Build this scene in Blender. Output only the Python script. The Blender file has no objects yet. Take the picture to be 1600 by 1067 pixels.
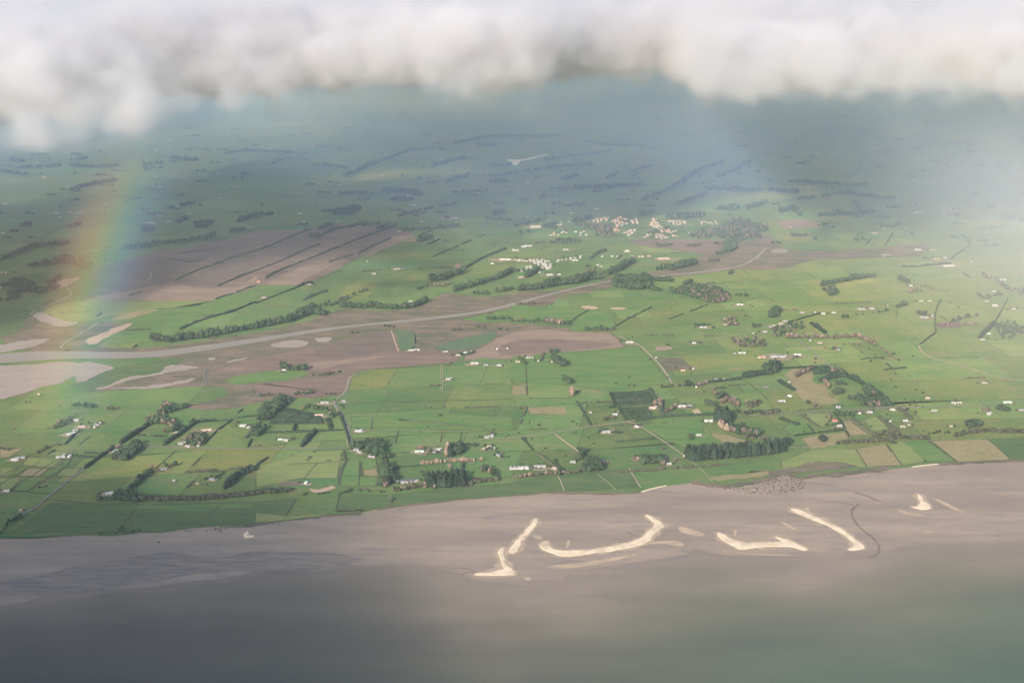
import bpy, bmesh, math, random
import numpy as np
from mathutils import Vector, Matrix, noise as mnoise
sc = bpy.context.scene
R = math.radians
COL = sc.collection

# ---------------------------------------------------------------- camera
CAM_H, PITCH, F = 1300.0, R(17.0), 2198.0      # F: focal length in photograph pixels (1600 wide)
cam_d = bpy.data.cameras.new('camera'); cam = bpy.data.objects.new('camera', cam_d); COL.objects.link(cam)
cam.location = (0, 0, CAM_H); cam.rotation_euler = (R(90) - PITCH, 0, 0)
cam_d.sensor_width = 36; cam_d.lens = 36 * F / 1600
cam_d.clip_start = 1.0; cam_d.clip_end = 200000
sc.camera = cam

# ---------------------------------------------------------------- sky and sun
SUN_EL, SUN_AZ = R(25.0), R(25.5)              # light travels towards azimuth +25.5 deg (right of the view axis)
w = bpy.data.worlds.new('World'); sc.world = w; w.use_nodes = True
nt = w.node_tree; nt.nodes.clear()
sky = nt.nodes.new('ShaderNodeTexSky'); sky.sky_type = 'NISHITA'; sky.sun_disc = False
sky.sun_elevation = SUN_EL; sky.sun_rotation = R(180) + SUN_AZ; sky.altitude = 100
sky.dust_density = 1.5
bg = nt.nodes.new('ShaderNodeBackground'); bg.inputs[1].default_value = 0.15
wo = nt.nodes.new('ShaderNodeOutputWorld')
nt.links.new(sky.outputs[0], bg.inputs[0]); nt.links.new(bg.outputs[0], wo.inputs[0])
TO_LIGHT = Vector((-math.sin(SUN_AZ) * math.cos(SUN_EL), -math.cos(SUN_AZ) * math.cos(SUN_EL), math.sin(SUN_EL)))
sd = bpy.data.lights.new('sun', 'SUN'); sd.energy = 4.2; sd.angle = R(0.53); sd.color = (1.0, 0.89, 0.755)
so = bpy.data.objects.new('sun', sd); COL.objects.link(so); so.rotation_euler = TO_LIGHT.to_track_quat('Z', 'Y').to_euler()
so.location = (-2000, -5000, 4000)
sc.view_settings.view_transform = 'Standard'; sc.view_settings.look = 'None'
sc.view_settings.gamma = 1.0; sc.view_settings.use_curve_mapping = False
sc.view_settings.exposure = 0.8
sc.render.engine = 'CYCLES'
cy = sc.cycles
cy.use_denoising = True; cy.max_bounces = 12; cy.diffuse_bounces = 2; cy.glossy_bounces = 1
cy.transmission_bounces = 0; cy.transparent_max_bounces = 16; cy.volume_bounces = 5
cy.volume_step_rate = 3.0; cy.volume_max_steps = 256; cy.use_fast_gi = False

def ground(px, py, z=0.0):
    """the point of the plane at height z that the photograph's pixel (px, py) shows"""
    u = (px - 800) / F; v = (533.5 - py) / F
    d = (u, math.cos(PITCH) + v * math.sin(PITCH), -math.sin(PITCH) + v * math.cos(PITCH))
    t = (z - CAM_H) / d[2]
    return (d[0] * t, d[1] * t)
# ---------------------------------------------------------------- helpers
rnd = random.Random(7)
TILES = {'P': (0, 0, 1), 'A': (0, 330, 3.9525), 'B': (400, 330, 3.9525), 'C': (800, 330, 3.9525), 'D': (1200, 330, 3.9525),
         'E': (0, 570, 3.9525), 'G': (400, 570, 3.9525), 'H': (800, 570, 3.9525), 'I': (1200, 570, 3.9525),
         'J': (800, 320, 7.905), 'K': (1000, 320, 7.905), 'L': (1000, 580, 7.905), 'M': (200, 640, 7.905), 'N': (540, 650, 7.905), 'O': (1200, 570, 7.905),
         'U': (0, 0, 2.963), 'V': (530, 0, 2.963), 'W': (1060, 0, 2.963), 'Q': (0, 760, 2.963), 'R': (530, 760, 2.963), 'S': (1060, 700, 2.907)}
def pts(s):
    """'A 12,30 40,50 B 1,2' (places read off enlarged pieces of a survey picture) -> ground points in metres"""
    out = []; t = TILES['P']
    for w_ in s.split():
        if w_ in TILES: t = TILES[w_]; continue
        a, b = w_.split(','); out.append(ground(t[0] + float(a) / t[2], t[1] + float(b) / t[2]))
    return out
def tag(o, label=None, cat=None, group=None, kind=None):
    if label: o['label'] = label
    if cat: o['category'] = cat
    if group: o['group'] = group
    if kind: o['kind'] = kind
    return o
def link(name, me, parent=None):
    o = bpy.data.objects.new(name, me); COL.objects.link(o)
    if parent: o.parent = parent
    return o
def fr(x, y, s, seed=0):
    return mnoise.fractal(Vector((x * s, y * s, seed * 7.3)), 1.0, 2.0, 4)
def densify(P, step, closed=True):
    out = []; n = len(P)
    for i in range(n if closed else n - 1):
        a, b = P[i], P[(i + 1) % n]; L = math.dist(a, b); k = max(1, int(L / step))
        for j in range(k): out.append((a[0] + (b[0] - a[0]) * j / k, a[1] + (b[1] - a[1]) * j / k))
    if not closed: out.append(P[-1])
    return out
def smooth(P, closed=True, it=1):
    for _ in range(it):
        Q = []; n = len(P)
        rng = range(n) if closed else range(n - 1)
        if not closed: Q.append(P[0])
        for i in rng:
            a, b = P[i], P[(i + 1) % n]
            Q += [(a[0] * .75 + b[0] * .25, a[1] * .75 + b[1] * .25), (a[0] * .25 + b[0] * .75, a[1] * .25 + b[1] * .75)]
        if not closed: Q.append(P[-1])
        P = Q
    return P
def rough_edge(P, amp, scale=0.01, seed=0):
    return [(x + amp * fr(x, y, scale, seed), y + amp * fr(x, y, scale, seed + 5)) for x, y in P]

def mat(name, c1, c2, scale=0.004, rough=0.95, stretch=(1, 1), c3=None, fine=0.25, spec=0.1, attr=None, ang=0.2, contrast=(0.35, 0.65)):
    """two or three natural colours of one surface mixed by noise, with fine grain"""
    m = bpy.data.materials.new(name); m.use_nodes = True; t = m.node_tree; b = t.nodes['Principled BSDF']
    tc = t.nodes.new('ShaderNodeTexCoord'); mp = t.nodes.new('ShaderNodeMapping'); mp.inputs['Scale'].default_value = (stretch[0], stretch[1], 1)
    mp.inputs['Rotation'].default_value = (0, 0, ang)
    t.links.new(tc.outputs['Object'], mp.inputs[0])
    def noise(s, d=5, r=0.6):
        n = t.nodes.new('ShaderNodeTexNoise'); n.inputs['Scale'].default_value = s; n.inputs['Detail'].default_value = d; n.inputs['Roughness'].default_value = r
        t.links.new(mp.outputs[0], n.inputs[0]); return n.outputs[0]
    def ramp(f, a, c):
        r = t.nodes.new('ShaderNodeMapRange'); r.inputs['From Min'].default_value = a; r.inputs['From Max'].default_value = c; t.links.new(f, r.inputs['Value']); return r.outputs[0]
    def mix(f, a, c, mode='MIX'):
        x = t.nodes.new('ShaderNodeMix'); x.data_type = 'RGBA'; x.blend_type = mode
        for s, v in ((x.inputs['Factor'], f), (x.inputs['A'], a), (x.inputs['B'], c)):
            if isinstance(v, (tuple, list)): s.default_value = (*v[:3], 1)
            elif isinstance(v, float): s.default_value = v
            else: t.links.new(v, s)
        return x.outputs['Result']
    col = mix(ramp(noise(scale), *contrast), c1, c2)
    if c3: col = mix(ramp(noise(scale * 3.1, 6), 0.52, 0.75), col, c3)
    if attr:
        a = t.nodes.new('ShaderNodeAttribute'); a.attribute_name = attr
        col = mix(1.0, col, a.outputs['Color'], 'MULTIPLY')
    f = t.nodes.new('ShaderNodeMapRange'); t.links.new(noise(scale * 14, 4, 0.7), f.inputs['Value'])
    f.inputs['From Min'].default_value = 0.3; f.inputs['From Max'].default_value = 0.7; f.inputs['To Min'].default_value = 1 - fine; f.inputs['To Max'].default_value = 1 + fine
    f2 = t.nodes.new('ShaderNodeMapRange'); t.links.new(noise(scale * 55, 3, 0.7), f2.inputs['Value'])
    f2.inputs['From Min'].default_value = 0.3; f2.inputs['From Max'].default_value = 0.7; f2.inputs['To Min'].default_value = 1 - fine * .8; f2.inputs['To Max'].default_value = 1 + fine * .8
    fm = t.nodes.new('ShaderNodeMath'); fm.operation = 'MULTIPLY'; t.links.new(f.outputs[0], fm.inputs[0]); t.links.new(f2.outputs[0], fm.inputs[1])
    g = t.nodes.new('ShaderNodeVectorMath'); g.operation = 'SCALE'; t.links.new(col, g.inputs[0]); t.links.new(fm.outputs[0], g.inputs['Scale'])
    t.links.new(g.outputs[0], b.inputs['Base Color'])
    b.inputs['Roughness'].default_value = rough; b.inputs['Specular IOR Level'].default_value = spec
    return m

def sheet(name, P, z, m, label=None, kind='structure', amp=0, escale=0.01, step=25, parent=None, sm=0):
    if sm: P = smooth(P, True, sm)
    if amp: P = rough_edge(densify(P, step), amp, escale, z)
    me = bpy.data.meshes.new(name); me.from_pydata([(x, y, z) for x, y in P], [], [list(range(len(P)))])
    if me.polygons[0].normal.z < 0: me.flip_normals()
    me.materials.append(m)
    return tag(link(name, me, parent), label, None, None, kind)
def ribbon(name, P, wd, z, m, label=None, kind='structure', sm=1, wob=0.0, taper=None):
    if sm: P = smooth(P, False, sm)
    P = densify(P, 20, False); V = []; Fc = []
    for i, (x, y) in enumerate(P):
        a = P[max(0, i - 1)]; b = P[min(len(P) - 1, i + 1)]; dx, dy = b[0] - a[0], b[1] - a[1]; L = math.hypot(dx, dy) or 1
        w_ = wd if not taper else wd + (taper - wd) * i / (len(P) - 1)
        w_ *= 1 + wob * fr(x, y, 0.02, 3); nx, ny = -dy / L * w_ / 2, dx / L * w_ / 2
        V += [(x + nx, y + ny, z), (x - nx, y - ny, z)]
        if i: k = 2 * i; Fc.append((k - 2, k - 1, k + 1, k))
    me = bpy.data.meshes.new(name); me.from_pydata(V, [], Fc); me.materials.append(m)
    return tag(link(name, me), label, None, None, kind)

# tree meshes -------------------------------------------------
def ico(n):
    bm = bmesh.new(); bmesh.ops.create_icosphere(bm, subdivisions=n, radius=1.0)
    v = [tuple(x.co) for x in bm.verts]; f = [[q.index for q in x.verts] for x in bm.faces]; bm.free(); return v, f
ICO1, ICO2, ICO3 = ico(1), ico(2), ico(3)
def blob(base, rx, ry, rz, cz, jit, seed, cx=0, cy=0):
    r = random.Random(seed); V = []
    for x, y, z in base[0]:
        k = 1 + jit * mnoise.noise(Vector((x * 1.7 + seed, y * 1.7, z * 1.7))) * 1.6 + r.uniform(-jit, jit) * .5
        V.append((cx + x * rx * k, cy + y * ry * k, cz + z * rz * k))
    return V, base[1]
def join(parts):
    V = []; Fc = []
    for v, f in parts:
        o = len(V); V += list(v); Fc += [[i + o for i in q] for q in f]
    return V, Fc
def flecks(n, rx, ry, rz, cz, size, seed, upright=False):
    r = random.Random(seed); V = []; Fc = []
    for _ in range(n):
        a, u = r.uniform(0, 6.283), r.uniform(-.8, 1); s = math.sqrt(max(0, 1 - u * u)); k = r.uniform(.82, 1.12)
        p = Vector((math.cos(a) * s * rx * k, math.sin(a) * s * ry * k, cz + u * rz * k))
        if upright:
            b = Vector((p.x * .15, p.y * .15, max(cz - rz * .8, p.z - rz * 1.1))); d = Vector((r.uniform(-1, 1), r.uniform(-1, 1), 0)) * size * .5
            V += [b + d, b - d, p]
        else: V += [p + Vector([r.uniform(-1, 1) * size for _ in range(3)]) for _ in range(3)]
        k = len(V); Fc.append((k - 3, k - 2, k - 1))
    return [tuple(v) for v in V], Fc
def crown_geo(kind, seed, lod):
    """unit: metres; a tree about 10 m tall (scaled when placed)"""
    r = random.Random(seed * 31 + 5)
    if kind == 'pine':
        if lod: return join([blob(ICO1, 1.9, 1.9, 5.0, 5.2, .25, seed)])
        return join([blob(ICO2, 2.2, 2.2, 2.6, 3.4, .28, seed), blob(ICO2, 1.8, 1.8, 2.6, 5.6, .28, seed + 1, r.uniform(-.3, .3)), blob(ICO1, 1.1, 1.1, 2.2, 8.0, .25, seed + 2),
                     flecks(50, 2.2, 2.2, 4.6, 5.2, .55, seed)])
    if kind == 'broadleaf':
        if lod: return join([blob(ICO1, 4.2, 4.2, 3.6, 5.2, .3, seed), blob(ICO1, 2.6, 2.6, 2.4, 7.0, .3, seed + 1, 1.6, -.8)])
        return join([blob(ICO2, 3.6, 3.4, 3.0, 5.0, .35, seed)] + [blob(ICO1, *(r.uniform(1.5, 2.4),) * 3, r.uniform(4.5, 7.8), .35, seed + q, r.uniform(-2.6, 2.6), r.uniform(-2.6, 2.6)) for q in range(1, 6)] +
                    [flecks(60, 4.4, 4.4, 4.0, 5.4, .6, seed)])
    if kind == 'poplar':
        return join([blob(ICO1 if lod else ICO2, 1.3, 1.3, 4.6, 5.3, .22, seed), flecks(6 if lod else 40, 1.4, 1.4, 4.8, 5.3, .45, seed)])
    if kind == 'bare':
        if lod: return join([blob(ICO1, 2.6, 2.6, 3.4, 5.4, .35, seed)])
        return join([blob(ICO2, 2.4, 2.4, 3.0, 5.6, .4, seed), flecks(110, 3.3, 3.3, 4.2, 5.4, .5, seed, True)])
    if kind == 'shrub':
        if lod: return join([blob(ICO1, 5.0, 5.0, 4.6, 3.6, .35, seed)])
        return join([blob(ICO2, 4.4, 4.4, 4.0, 3.4, .35, seed), blob(ICO1, 3.0, 3.0, 3.0, 4.0, .3, seed + 1, 3.4, -1), flecks(40, 5.4, 5.4, 5.0, 4.0, .9, seed)])
def trunk_geo(h, r0):
    V = []; Fc = []
    for k, (z, r_) in enumerate(((0, r0), (h * .5, r0 * .75), (h, r0 * .4))):
        for q in range(6): a = q * math.pi / 3; V.append((math.cos(a) * r_ + .12 * k * r0, math.sin(a) * r_, z))
    for k in range(2):
        for q in range(6): Fc.append((k * 6 + q, k * 6 + (q + 1) % 6, k * 6 + 6 + (q + 1) % 6, k * 6 + 6 + q))
    for q in range(3):   # limbs
        a = q * 2.1; b = len(V); c, s = math.cos(a), math.sin(a)
        V += [(.1, .1, h * .45), (-.1, .1, h * .5), (0, -.1, h * .5), (c * 2, s * 2, h * .85)]; Fc += [(b, b + 1, b + 3), (b + 1, b + 2, b + 3), (b + 2, b, b + 3)]
    return V, Fc
def mesh(name, geo, m):
    me = bpy.data.meshes.new(name); me.from_pydata(geo[0], [], geo[1]); me.materials.append(m); return me

def leaf_mat(name, a, b, c):
    m = bpy.data.materials.new(name); m.use_nodes = True; t = m.node_tree; bs = t.nodes['Principled BSDF']
    n = t.nodes.new('ShaderNodeTexNoise'); n.inputs['Scale'].default_value = 0.35; n.inputs['Detail'].default_value = 3
    g = t.nodes.new('ShaderNodeNewGeometry'); t.links.new(g.outputs['Position'], n.inputs[0])
    i = t.nodes.new('ShaderNodeObjectInfo')
    r = t.nodes.new('ShaderNodeValToRGB'); e = r.color_ramp.elements; e[0].position = .3; e[0].color = (*a, 1); e[1].position = .7; e[1].color = (*b, 1)
    t.links.new(n.outputs[0], r.inputs[0])
    n2 = t.nodes.new('ShaderNodeTexNoise'); n2.inputs['Scale'].default_value = 0.045; t.links.new(g.outputs['Position'], n2.inputs[0])
    mr = t.nodes.new('ShaderNodeMapRange'); mr.inputs['From Min'].default_value = .45; mr.inputs['From Max'].default_value = .7; t.links.new(n2.outputs[0], mr.inputs[0])
    x = t.nodes.new('ShaderNodeMix'); x.data_type = 'RGBA'; x.inputs['B'].default_value = (*c, 1)
    t.links.new(mr.outputs[0], x.inputs['Factor']); t.links.new(r.outputs[0], x.inputs['A']); 
    rr = t.nodes.new('ShaderNodeMapRange'); rr.inputs['To Min'].default_value = .65; rr.inputs['To Max'].default_value = 1.5; t.links.new(i.outputs['Random'], rr.inputs['Value'])
    sc_ = t.nodes.new('ShaderNodeVectorMath'); sc_.operation = 'SCALE'; t.links.new(x.outputs['Result'], sc_.inputs[0]); t.links.new(rr.outputs[0], sc_.inputs['Scale']); t.links.new(sc_.outputs[0], bs.inputs['Base Color'])
    bs.inputs['Roughness'].default_value = .9; bs.inputs['Specular IOR Level'].default_value = .15
    return m
LEAF = {'pine': leaf_mat('pine_needles', (.012, .024, .016), (.026, .046, .024), (.030, .036, .022)),
        'broadleaf': leaf_mat('dark_leaves', (.015, .031, .016), (.036, .062, .026), (.042, .050, .028)),
        'poplar': leaf_mat('poplar_twigs', (.17, .13, .09), (.25, .19, .13), (.20, .14, .10)),
        'bare': leaf_mat('bare_twigs', (.085, .070, .055), (.150, .118, .090), (.17, .12, .085)),
        'shrub': leaf_mat('shrub_leaves', (.032, .038, .024), (.078, .070, .044), (.055, .060, .030))}
BARK = mat('bark', (.10, .08, .06), (.16, .13, .10), 2.0)
HEDGE = leaf_mat('hedge_leaves', (.014, .028, .016), (.030, .052, .024), (.036, .046, .024))
OLIVE = leaf_mat('olive_hedge_leaves', (.042, .052, .028), (.080, .086, .045), (.07, .068, .038))
TREES = {}
NAMES = {'pine': 'pine_tree', 'broadleaf': 'broadleaf_tree', 'poplar': 'poplar_tree', 'bare': 'bare_tree', 'shrub': 'shrub'}
def tree_set(kind, n=5):
    return [mesh(kind + '_crown', crown_geo(kind, k * 3 + 1, 0), LEAF[kind]) for k in range(n)], mesh('trunk', trunk_geo({'pine': 3, 'broadleaf': 3.5, 'poplar': 2, 'bare': 4.5, 'shrub': 1.0}[kind], .35), BARK)
wanted = []                       # (kind, x, y, height, width factor, label, group)
def plant(kind, x, y, h, wf, label, group):
    if group and rnd.random() < .07: return
    wanted.append((kind, x, y, h * (1.3 if h > 7 else 1.1) * rnd.uniform(.62, 1.25), wf * rnd.uniform(.8, 1.35), label, group))
def row(kind, s, gap, h, label, wf=1.0, jit=2.5, rows=1, mix=None, grp=None):
    P = pts(s); L = densify(P, gap, False)
    for x, y in L:
        for k in range(rows):
            kd = rnd.choice(mix) if mix else kind
            plant(kd, x + rnd.uniform(-jit, jit) + k * 3, y + rnd.uniform(-jit, jit) + k * gap * .9, h, wf, label, grp or 'trees: ' + label[:60])
def inside(x, y, P):
    c = False; n = len(P)
    for i in range(n):
        (x1, y1), (x2, y2) = P[i], P[(i + 1) % n]
        if (y1 > y) != (y2 > y) and x < (x2 - x1) * (y - y1) / (y2 - y1) + x1: c = not c
    return c
def wood(kind, s, gap, h, label, wf=1.0, keep=1.0, mix=None, grp=None):
    P = pts(s); xs = [p[0] for p in P]; ys = [p[1] for p in P]; y = min(ys)
    while y < max(ys):
        x = min(xs)
        while x < max(xs):
            xx, yy = x + rnd.uniform(-.4, .4) * gap, y + rnd.uniform(-.4, .4) * gap
            if rnd.random() < keep and inside(xx, yy, P): plant(rnd.choice(mix) if mix else kind, xx, yy, h, wf, label, grp or 'trees: ' + label[:60])
            x += gap
        y += gap
def one(kind, s, h, label, wf=1.0):
    x, y = pts(s)[0]; plant(kind, x, y, h, wf, label, None)

LAST = {}
def grow():
    """the nearest 300 of each kind become single trees, the rest one mass per kind"""
    for kind in NAMES:
        W = sorted([q for q in wanted if q[0] == kind], key=lambda q: (q[6] is not None, math.hypot(q[1], q[2]) / q[3]))
        near, far = W[:290], W[290:]
        # a distinct label must not be shared; a lone member of a row keeps its row's label
        crowns, tr = tree_set(kind)
        for (k_, x, y, h, wf, lab, grp) in near:
            e = bpy.data.objects.new(NAMES[kind], None); COL.objects.link(e); e.location = (x, y, Z_LAND); s = h / 10
            e.scale = (s * wf, s * wf, s); e.rotation_euler = (0, 0, rnd.uniform(0, 6.28)); e.empty_display_size = 1
            tag(e, lab, {'shrub': 'shrub'}.get(kind, 'tree'), grp)
            link('crown', rnd.choice(crowns), e); link('trunk', tr, e)
        if far:
            protos = [crown_geo(kind, 50 + k * 3, 1) for k in range(4)]; AV = []; AF = []; off = 0
            pv = [np.array(g[0]) for g in protos]; pf = [np.array(g[1]) for g in protos]
            for (k_, x, y, h, wf, lab, grp) in far:
                q = rnd.randrange(4); a = rnd.uniform(0, 6.28); s = h / 10; c, d = math.cos(a), math.sin(a); v = pv[q]
                nv = np.empty_like(v); nv[:, 0] = (v[:, 0] * c - v[:, 1] * d) * s * wf + x; nv[:, 1] = (v[:, 0] * d + v[:, 1] * c) * s * wf + y; nv[:, 2] = v[:, 2] * s + Z_LAND
                AV.append(nv); AF.append(pf[q] + off); off += len(v)
            me = bpy.data.meshes.new('far_' + kind); me.from_pydata(np.concatenate(AV).tolist(), [], np.concatenate(AF).tolist()); me.materials.append(LEAF[kind])
            nm = {'pine': 'far_pine_trees', 'broadleaf': 'far_leafy_trees', 'poplar': 'far_pale_poplars', 'bare': 'far_bare_trees', 'shrub': 'far_shrubs'}[kind]
            tag(link(nm, me), {'pine': 'dark conifers dotted over the farther plain', 'broadleaf': 'dark leafy trees in rows and clumps over the farther plain', 'poplar': 'pale poplars scattered over the farther plain',
                               'bare': 'bare brown winter trees scattered over the farther plain', 'shrub': 'low shrubs scattered over the farther fields'}[kind], None, None, 'stuff')

def hedge(s, wd, h, label, m=None, gapness=0.0, name='hedge', sm=0):
    P = pts(s) if isinstance(s, str) else s
    if sm: P = smooth(P, False, sm)
    P = densify(P, 4.5, False); V = []; Fc = []; prof = [(-.5, 0), (-.52, .6), (-.3, 1), (.3, 1), (.52, .6), (.5, 0)]
    n = len(P)
    for i, (x, y) in enumerate(P):
        a = P[max(0, i - 1)]; b = P[min(n - 1, i + 1)]; dx, dy = b[0] - a[0], b[1] - a[1]; L = math.hypot(dx, dy) or 1; nx, ny = -dy / L, dx / L
        lf = fr(x, y, .03, 2); kw = wd * (1 + rnd.uniform(-.2, .2) + .35 * lf); kh = max(.3, h * (1 + rnd.uniform(-.25, .25) + .5 * lf)); kh *= .3 if rnd.random() < .03 else 1
        if gapness and fr(x, y, .03, 2) * 1.6 + rnd.uniform(-.3, .3) < gapness - .6: kh *= .25; kw *= .5
        if i in (0, n - 1): kw *= .7; kh *= .7
        for u, v in prof: V.append((x + nx * u * kw + rnd.uniform(-.3, .3), y + ny * u * kw + rnd.uniform(-.3, .3), Z_LAND + v * kh))
        if i:
            k = 6 * i
            for q in range(5): Fc.append((k - 6 + q, k - 5 + q, k + 1 + q, k + q))
    Fc.append(tuple(range(5, -1, -1))); Fc.append(tuple(range(6 * n - 6, 6 * n)))
    me = bpy.data.meshes.new(name); me.from_pydata(V, [], Fc); me.materials.append(m or HEDGE)
    return tag(link(name, me), label, 'hedge')
Z_LAND = 1.0
# ---------------------------------------------------------------- ground, sea, shore
K = 1.0
def c3(r, g, b, k=1.0):
    """sea colour with its painted shade (0-255) -> linear base colour"""
    f = lambda v: ((v / 255 + .055) / 1.055) ** 2.4 if v > 10 else v / 255 / 12.92
    return tuple(f(v) * k for v in (r, g, b))
GRASS = mat('pasture_grass', (.075, .146, .043), (.128, .176, .053), .0045, stretch=(1, 1.8), c3=(.165, .155, .075), fine=.17, attr='tint')
GREEN = mat('bright_grass', (.072, .156, .043), (.124, .184, .050), .007, stretch=(1, 5), c3=(.165, .165, .070), fine=.15)
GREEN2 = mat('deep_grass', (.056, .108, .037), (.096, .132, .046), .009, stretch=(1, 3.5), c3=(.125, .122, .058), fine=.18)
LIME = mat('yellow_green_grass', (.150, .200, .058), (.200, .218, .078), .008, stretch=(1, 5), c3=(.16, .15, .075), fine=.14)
TEAL = mat('blue_green_crop', (.075, .125, .062), (.095, .135, .062), .01, stretch=(3, 1), fine=.10)
DRY = mat('dry_grass', (.21, .185, .085), (.26, .205, .11), .012, c3=(.17, .16, .07), fine=.16)
MARSH = mat('salt_marsh', (.098, .100, .056), (.180, .135, .094), .008, stretch=(1, 2.4), c3=(.115, .072, .052), fine=.28, contrast=(.42, .58))
BROWN = mat('ploughed_soil', (.135, .094, .074), (.205, .142, .108), .006, stretch=(1, 3.5), c3=(.175, .130, .105), fine=.16)
BROWN2 = mat('dark_ploughed_soil', (.120, .090, .076), (.155, .112, .090), .006, stretch=(1, 4), c3=(.22, .155, .12), fine=.14)
REDB = mat('pale_ploughed_soil', (.200, .142, .105), (.265, .190, .140), .007, stretch=(1, 3), c3=(.165, .120, .09), fine=.2)
TAN = mat('bare_clay', (.42, .30, .20), (.36, .27, .19), .02, fine=.2)
MUD = mat('wet_mud', (.215, .165, .126), (.305, .228, .166), .0030, .62, (1, 5), c3=(.180, .150, .132), fine=.07, spec=.3, ang=.15)
MUD2 = mat('estuary_mud', (.24, .195, .160), (.30, .240, .195), .010, .55, (1, 4), c3=(.20, .165, .145), fine=.12, spec=.35)
RIVER = mat('river_water', (.190, .168, .135), (.220, .192, .155), .01, .5, (1, 3), fine=.05, spec=.5)
CREEK = mat('creek_water', (.10, .095, .085), (.13, .12, .10), .02, .4, fine=.1, spec=.4)
SAND = mat('dry_sand', (.66, .53, .38), (.42, .32, .22), .03, .9, fine=.10, contrast=(.45, .72))
SAND2 = mat('damp_sand', (.42, .31, .20), (.34, .26, .18), .03, .8, fine=.10)
SHOAL = mat('submerged_sand', (.46, .34, .225), (.30, .235, .165), .02, .6, (1, 4), fine=.08)
ROAD = mat('chip_seal', (.17, .15, .14), (.22, .19, .17), .05, fine=.1)
LANE = mat('gravel_lane', (.33, .26, .19), (.26, .22, .15), .05, fine=.15)
DRAIN = mat('rough_verge', (.05, .062, .035), (.085, .085, .05), .03, fine=.2)
TRACK = mat('pale_track', (.30, .27, .16), (.24, .23, .12), .05, fine=.15)
DARKSOIL = mat('orchard_floor', (.040, .055, .035), (.06, .07, .04), .03, fine=.2)

# -- sea: silt-laden near the flats, greener off shore towards the right; left side darkened for cloud shade
COAST = ("P -1400,870 -600,862 Q 0,237 100,237 230,233 330,226 440,222 520,228 655,210 740,213 800,205 850,198 900,188 1000,184 1180,178 1260,165 1330,155 1400,151 1450,146 1530,136 1600,132 "
         "R 60,130 100,131 180,110 250,97 330,88 400,80 470,74 540,64 620,56 720,50 800,43 880,38 950,32 1040,34 1200,38 1290,35 1390,30 1420,20 1510,2 S 60,160 130,172 200,176 290,166 400,150 480,118 560,142 640,128 "
         "760,122 860,104 960,96 1060,88 1150,76 1260,72 1330,66 1440,64 1570,62 P 1750,718 2300,700 3200,690")
coast = pts(COAST)
coast_r = rough_edge(densify(coast, 30, False), 9, .012, 3)
mudline = pts("P -1400,930 -300,940 0,948 Q 120,540 300,500 480,475 700,470 900,445 1050,420 1250,372 1600,362 R 120,365 330,372 540,395 640,425 860,450 1050,452 1070,400 1300,365 1600,318 S 60,455 170,480 350,492 580,495 740,498 830,500 920,480 960,462 1100,440 1330,440 P 1600,842 1800,820 2600,800 3300,790")
SILT_SHADE = [((0, 900), (118, 106, 100)), ((250, 950), (106, 96, 88)), ((0, 1060), (84, 84, 88)), ((400, 1060), (92, 92, 88)), ((500, 900), (128, 116, 106)), ((300, 1000), (94, 90, 86)),
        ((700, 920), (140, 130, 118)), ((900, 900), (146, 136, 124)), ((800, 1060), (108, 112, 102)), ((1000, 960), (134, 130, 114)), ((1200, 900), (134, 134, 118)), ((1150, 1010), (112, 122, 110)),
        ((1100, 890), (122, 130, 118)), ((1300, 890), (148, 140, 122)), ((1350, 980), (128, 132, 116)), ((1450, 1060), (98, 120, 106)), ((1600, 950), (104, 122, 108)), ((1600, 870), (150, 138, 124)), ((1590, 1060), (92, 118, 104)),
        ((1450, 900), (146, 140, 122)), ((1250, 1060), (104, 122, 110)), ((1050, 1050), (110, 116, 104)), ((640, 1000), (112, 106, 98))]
def silt_shade_colours(X, Y):
    G = np.array([ground(*p) for p, _ in SILT_SHADE]); C = np.array([c3(*c) for _, c in SILT_SHADE]) * np.array([.495, .495, .405])
    out = np.zeros(X.shape + (3,)); W = np.zeros(X.shape)
    for (gx, gy), c in zip(G, C):
        d = 1.0 / (((X - gx) / 1.6) ** 2 + (Y - gy) ** 2 + 90 ** 2) ** 1.6; W += d; out += d[..., None] * c
    out = out / W[..., None]
    M = np.array(densify(mudline, 30, False)); D = np.full(X.shape, 1e9)
    for mx, my in M: D = np.minimum(D, np.hypot(X - mx, (Y - my)))
    n = np.array([[fr(x, y, .0022, 1) + .6 * fr(x, y * 3, .006, 2) for x, y in zip(a, b)] for a, b in zip(X, Y)])
    k = np.clip(1.0 * np.exp(-np.maximum(D - 25 - 120 * n, 0) / 150), 0, 1) * (.55 + .45 * np.clip((X + 500) / 700, 0, 1)) ; k = np.where(D < 25, np.maximum(k, .75), k)
    return out * (1 - k[..., None]) + np.array([.225, .176, .136]) * k[..., None]
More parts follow.
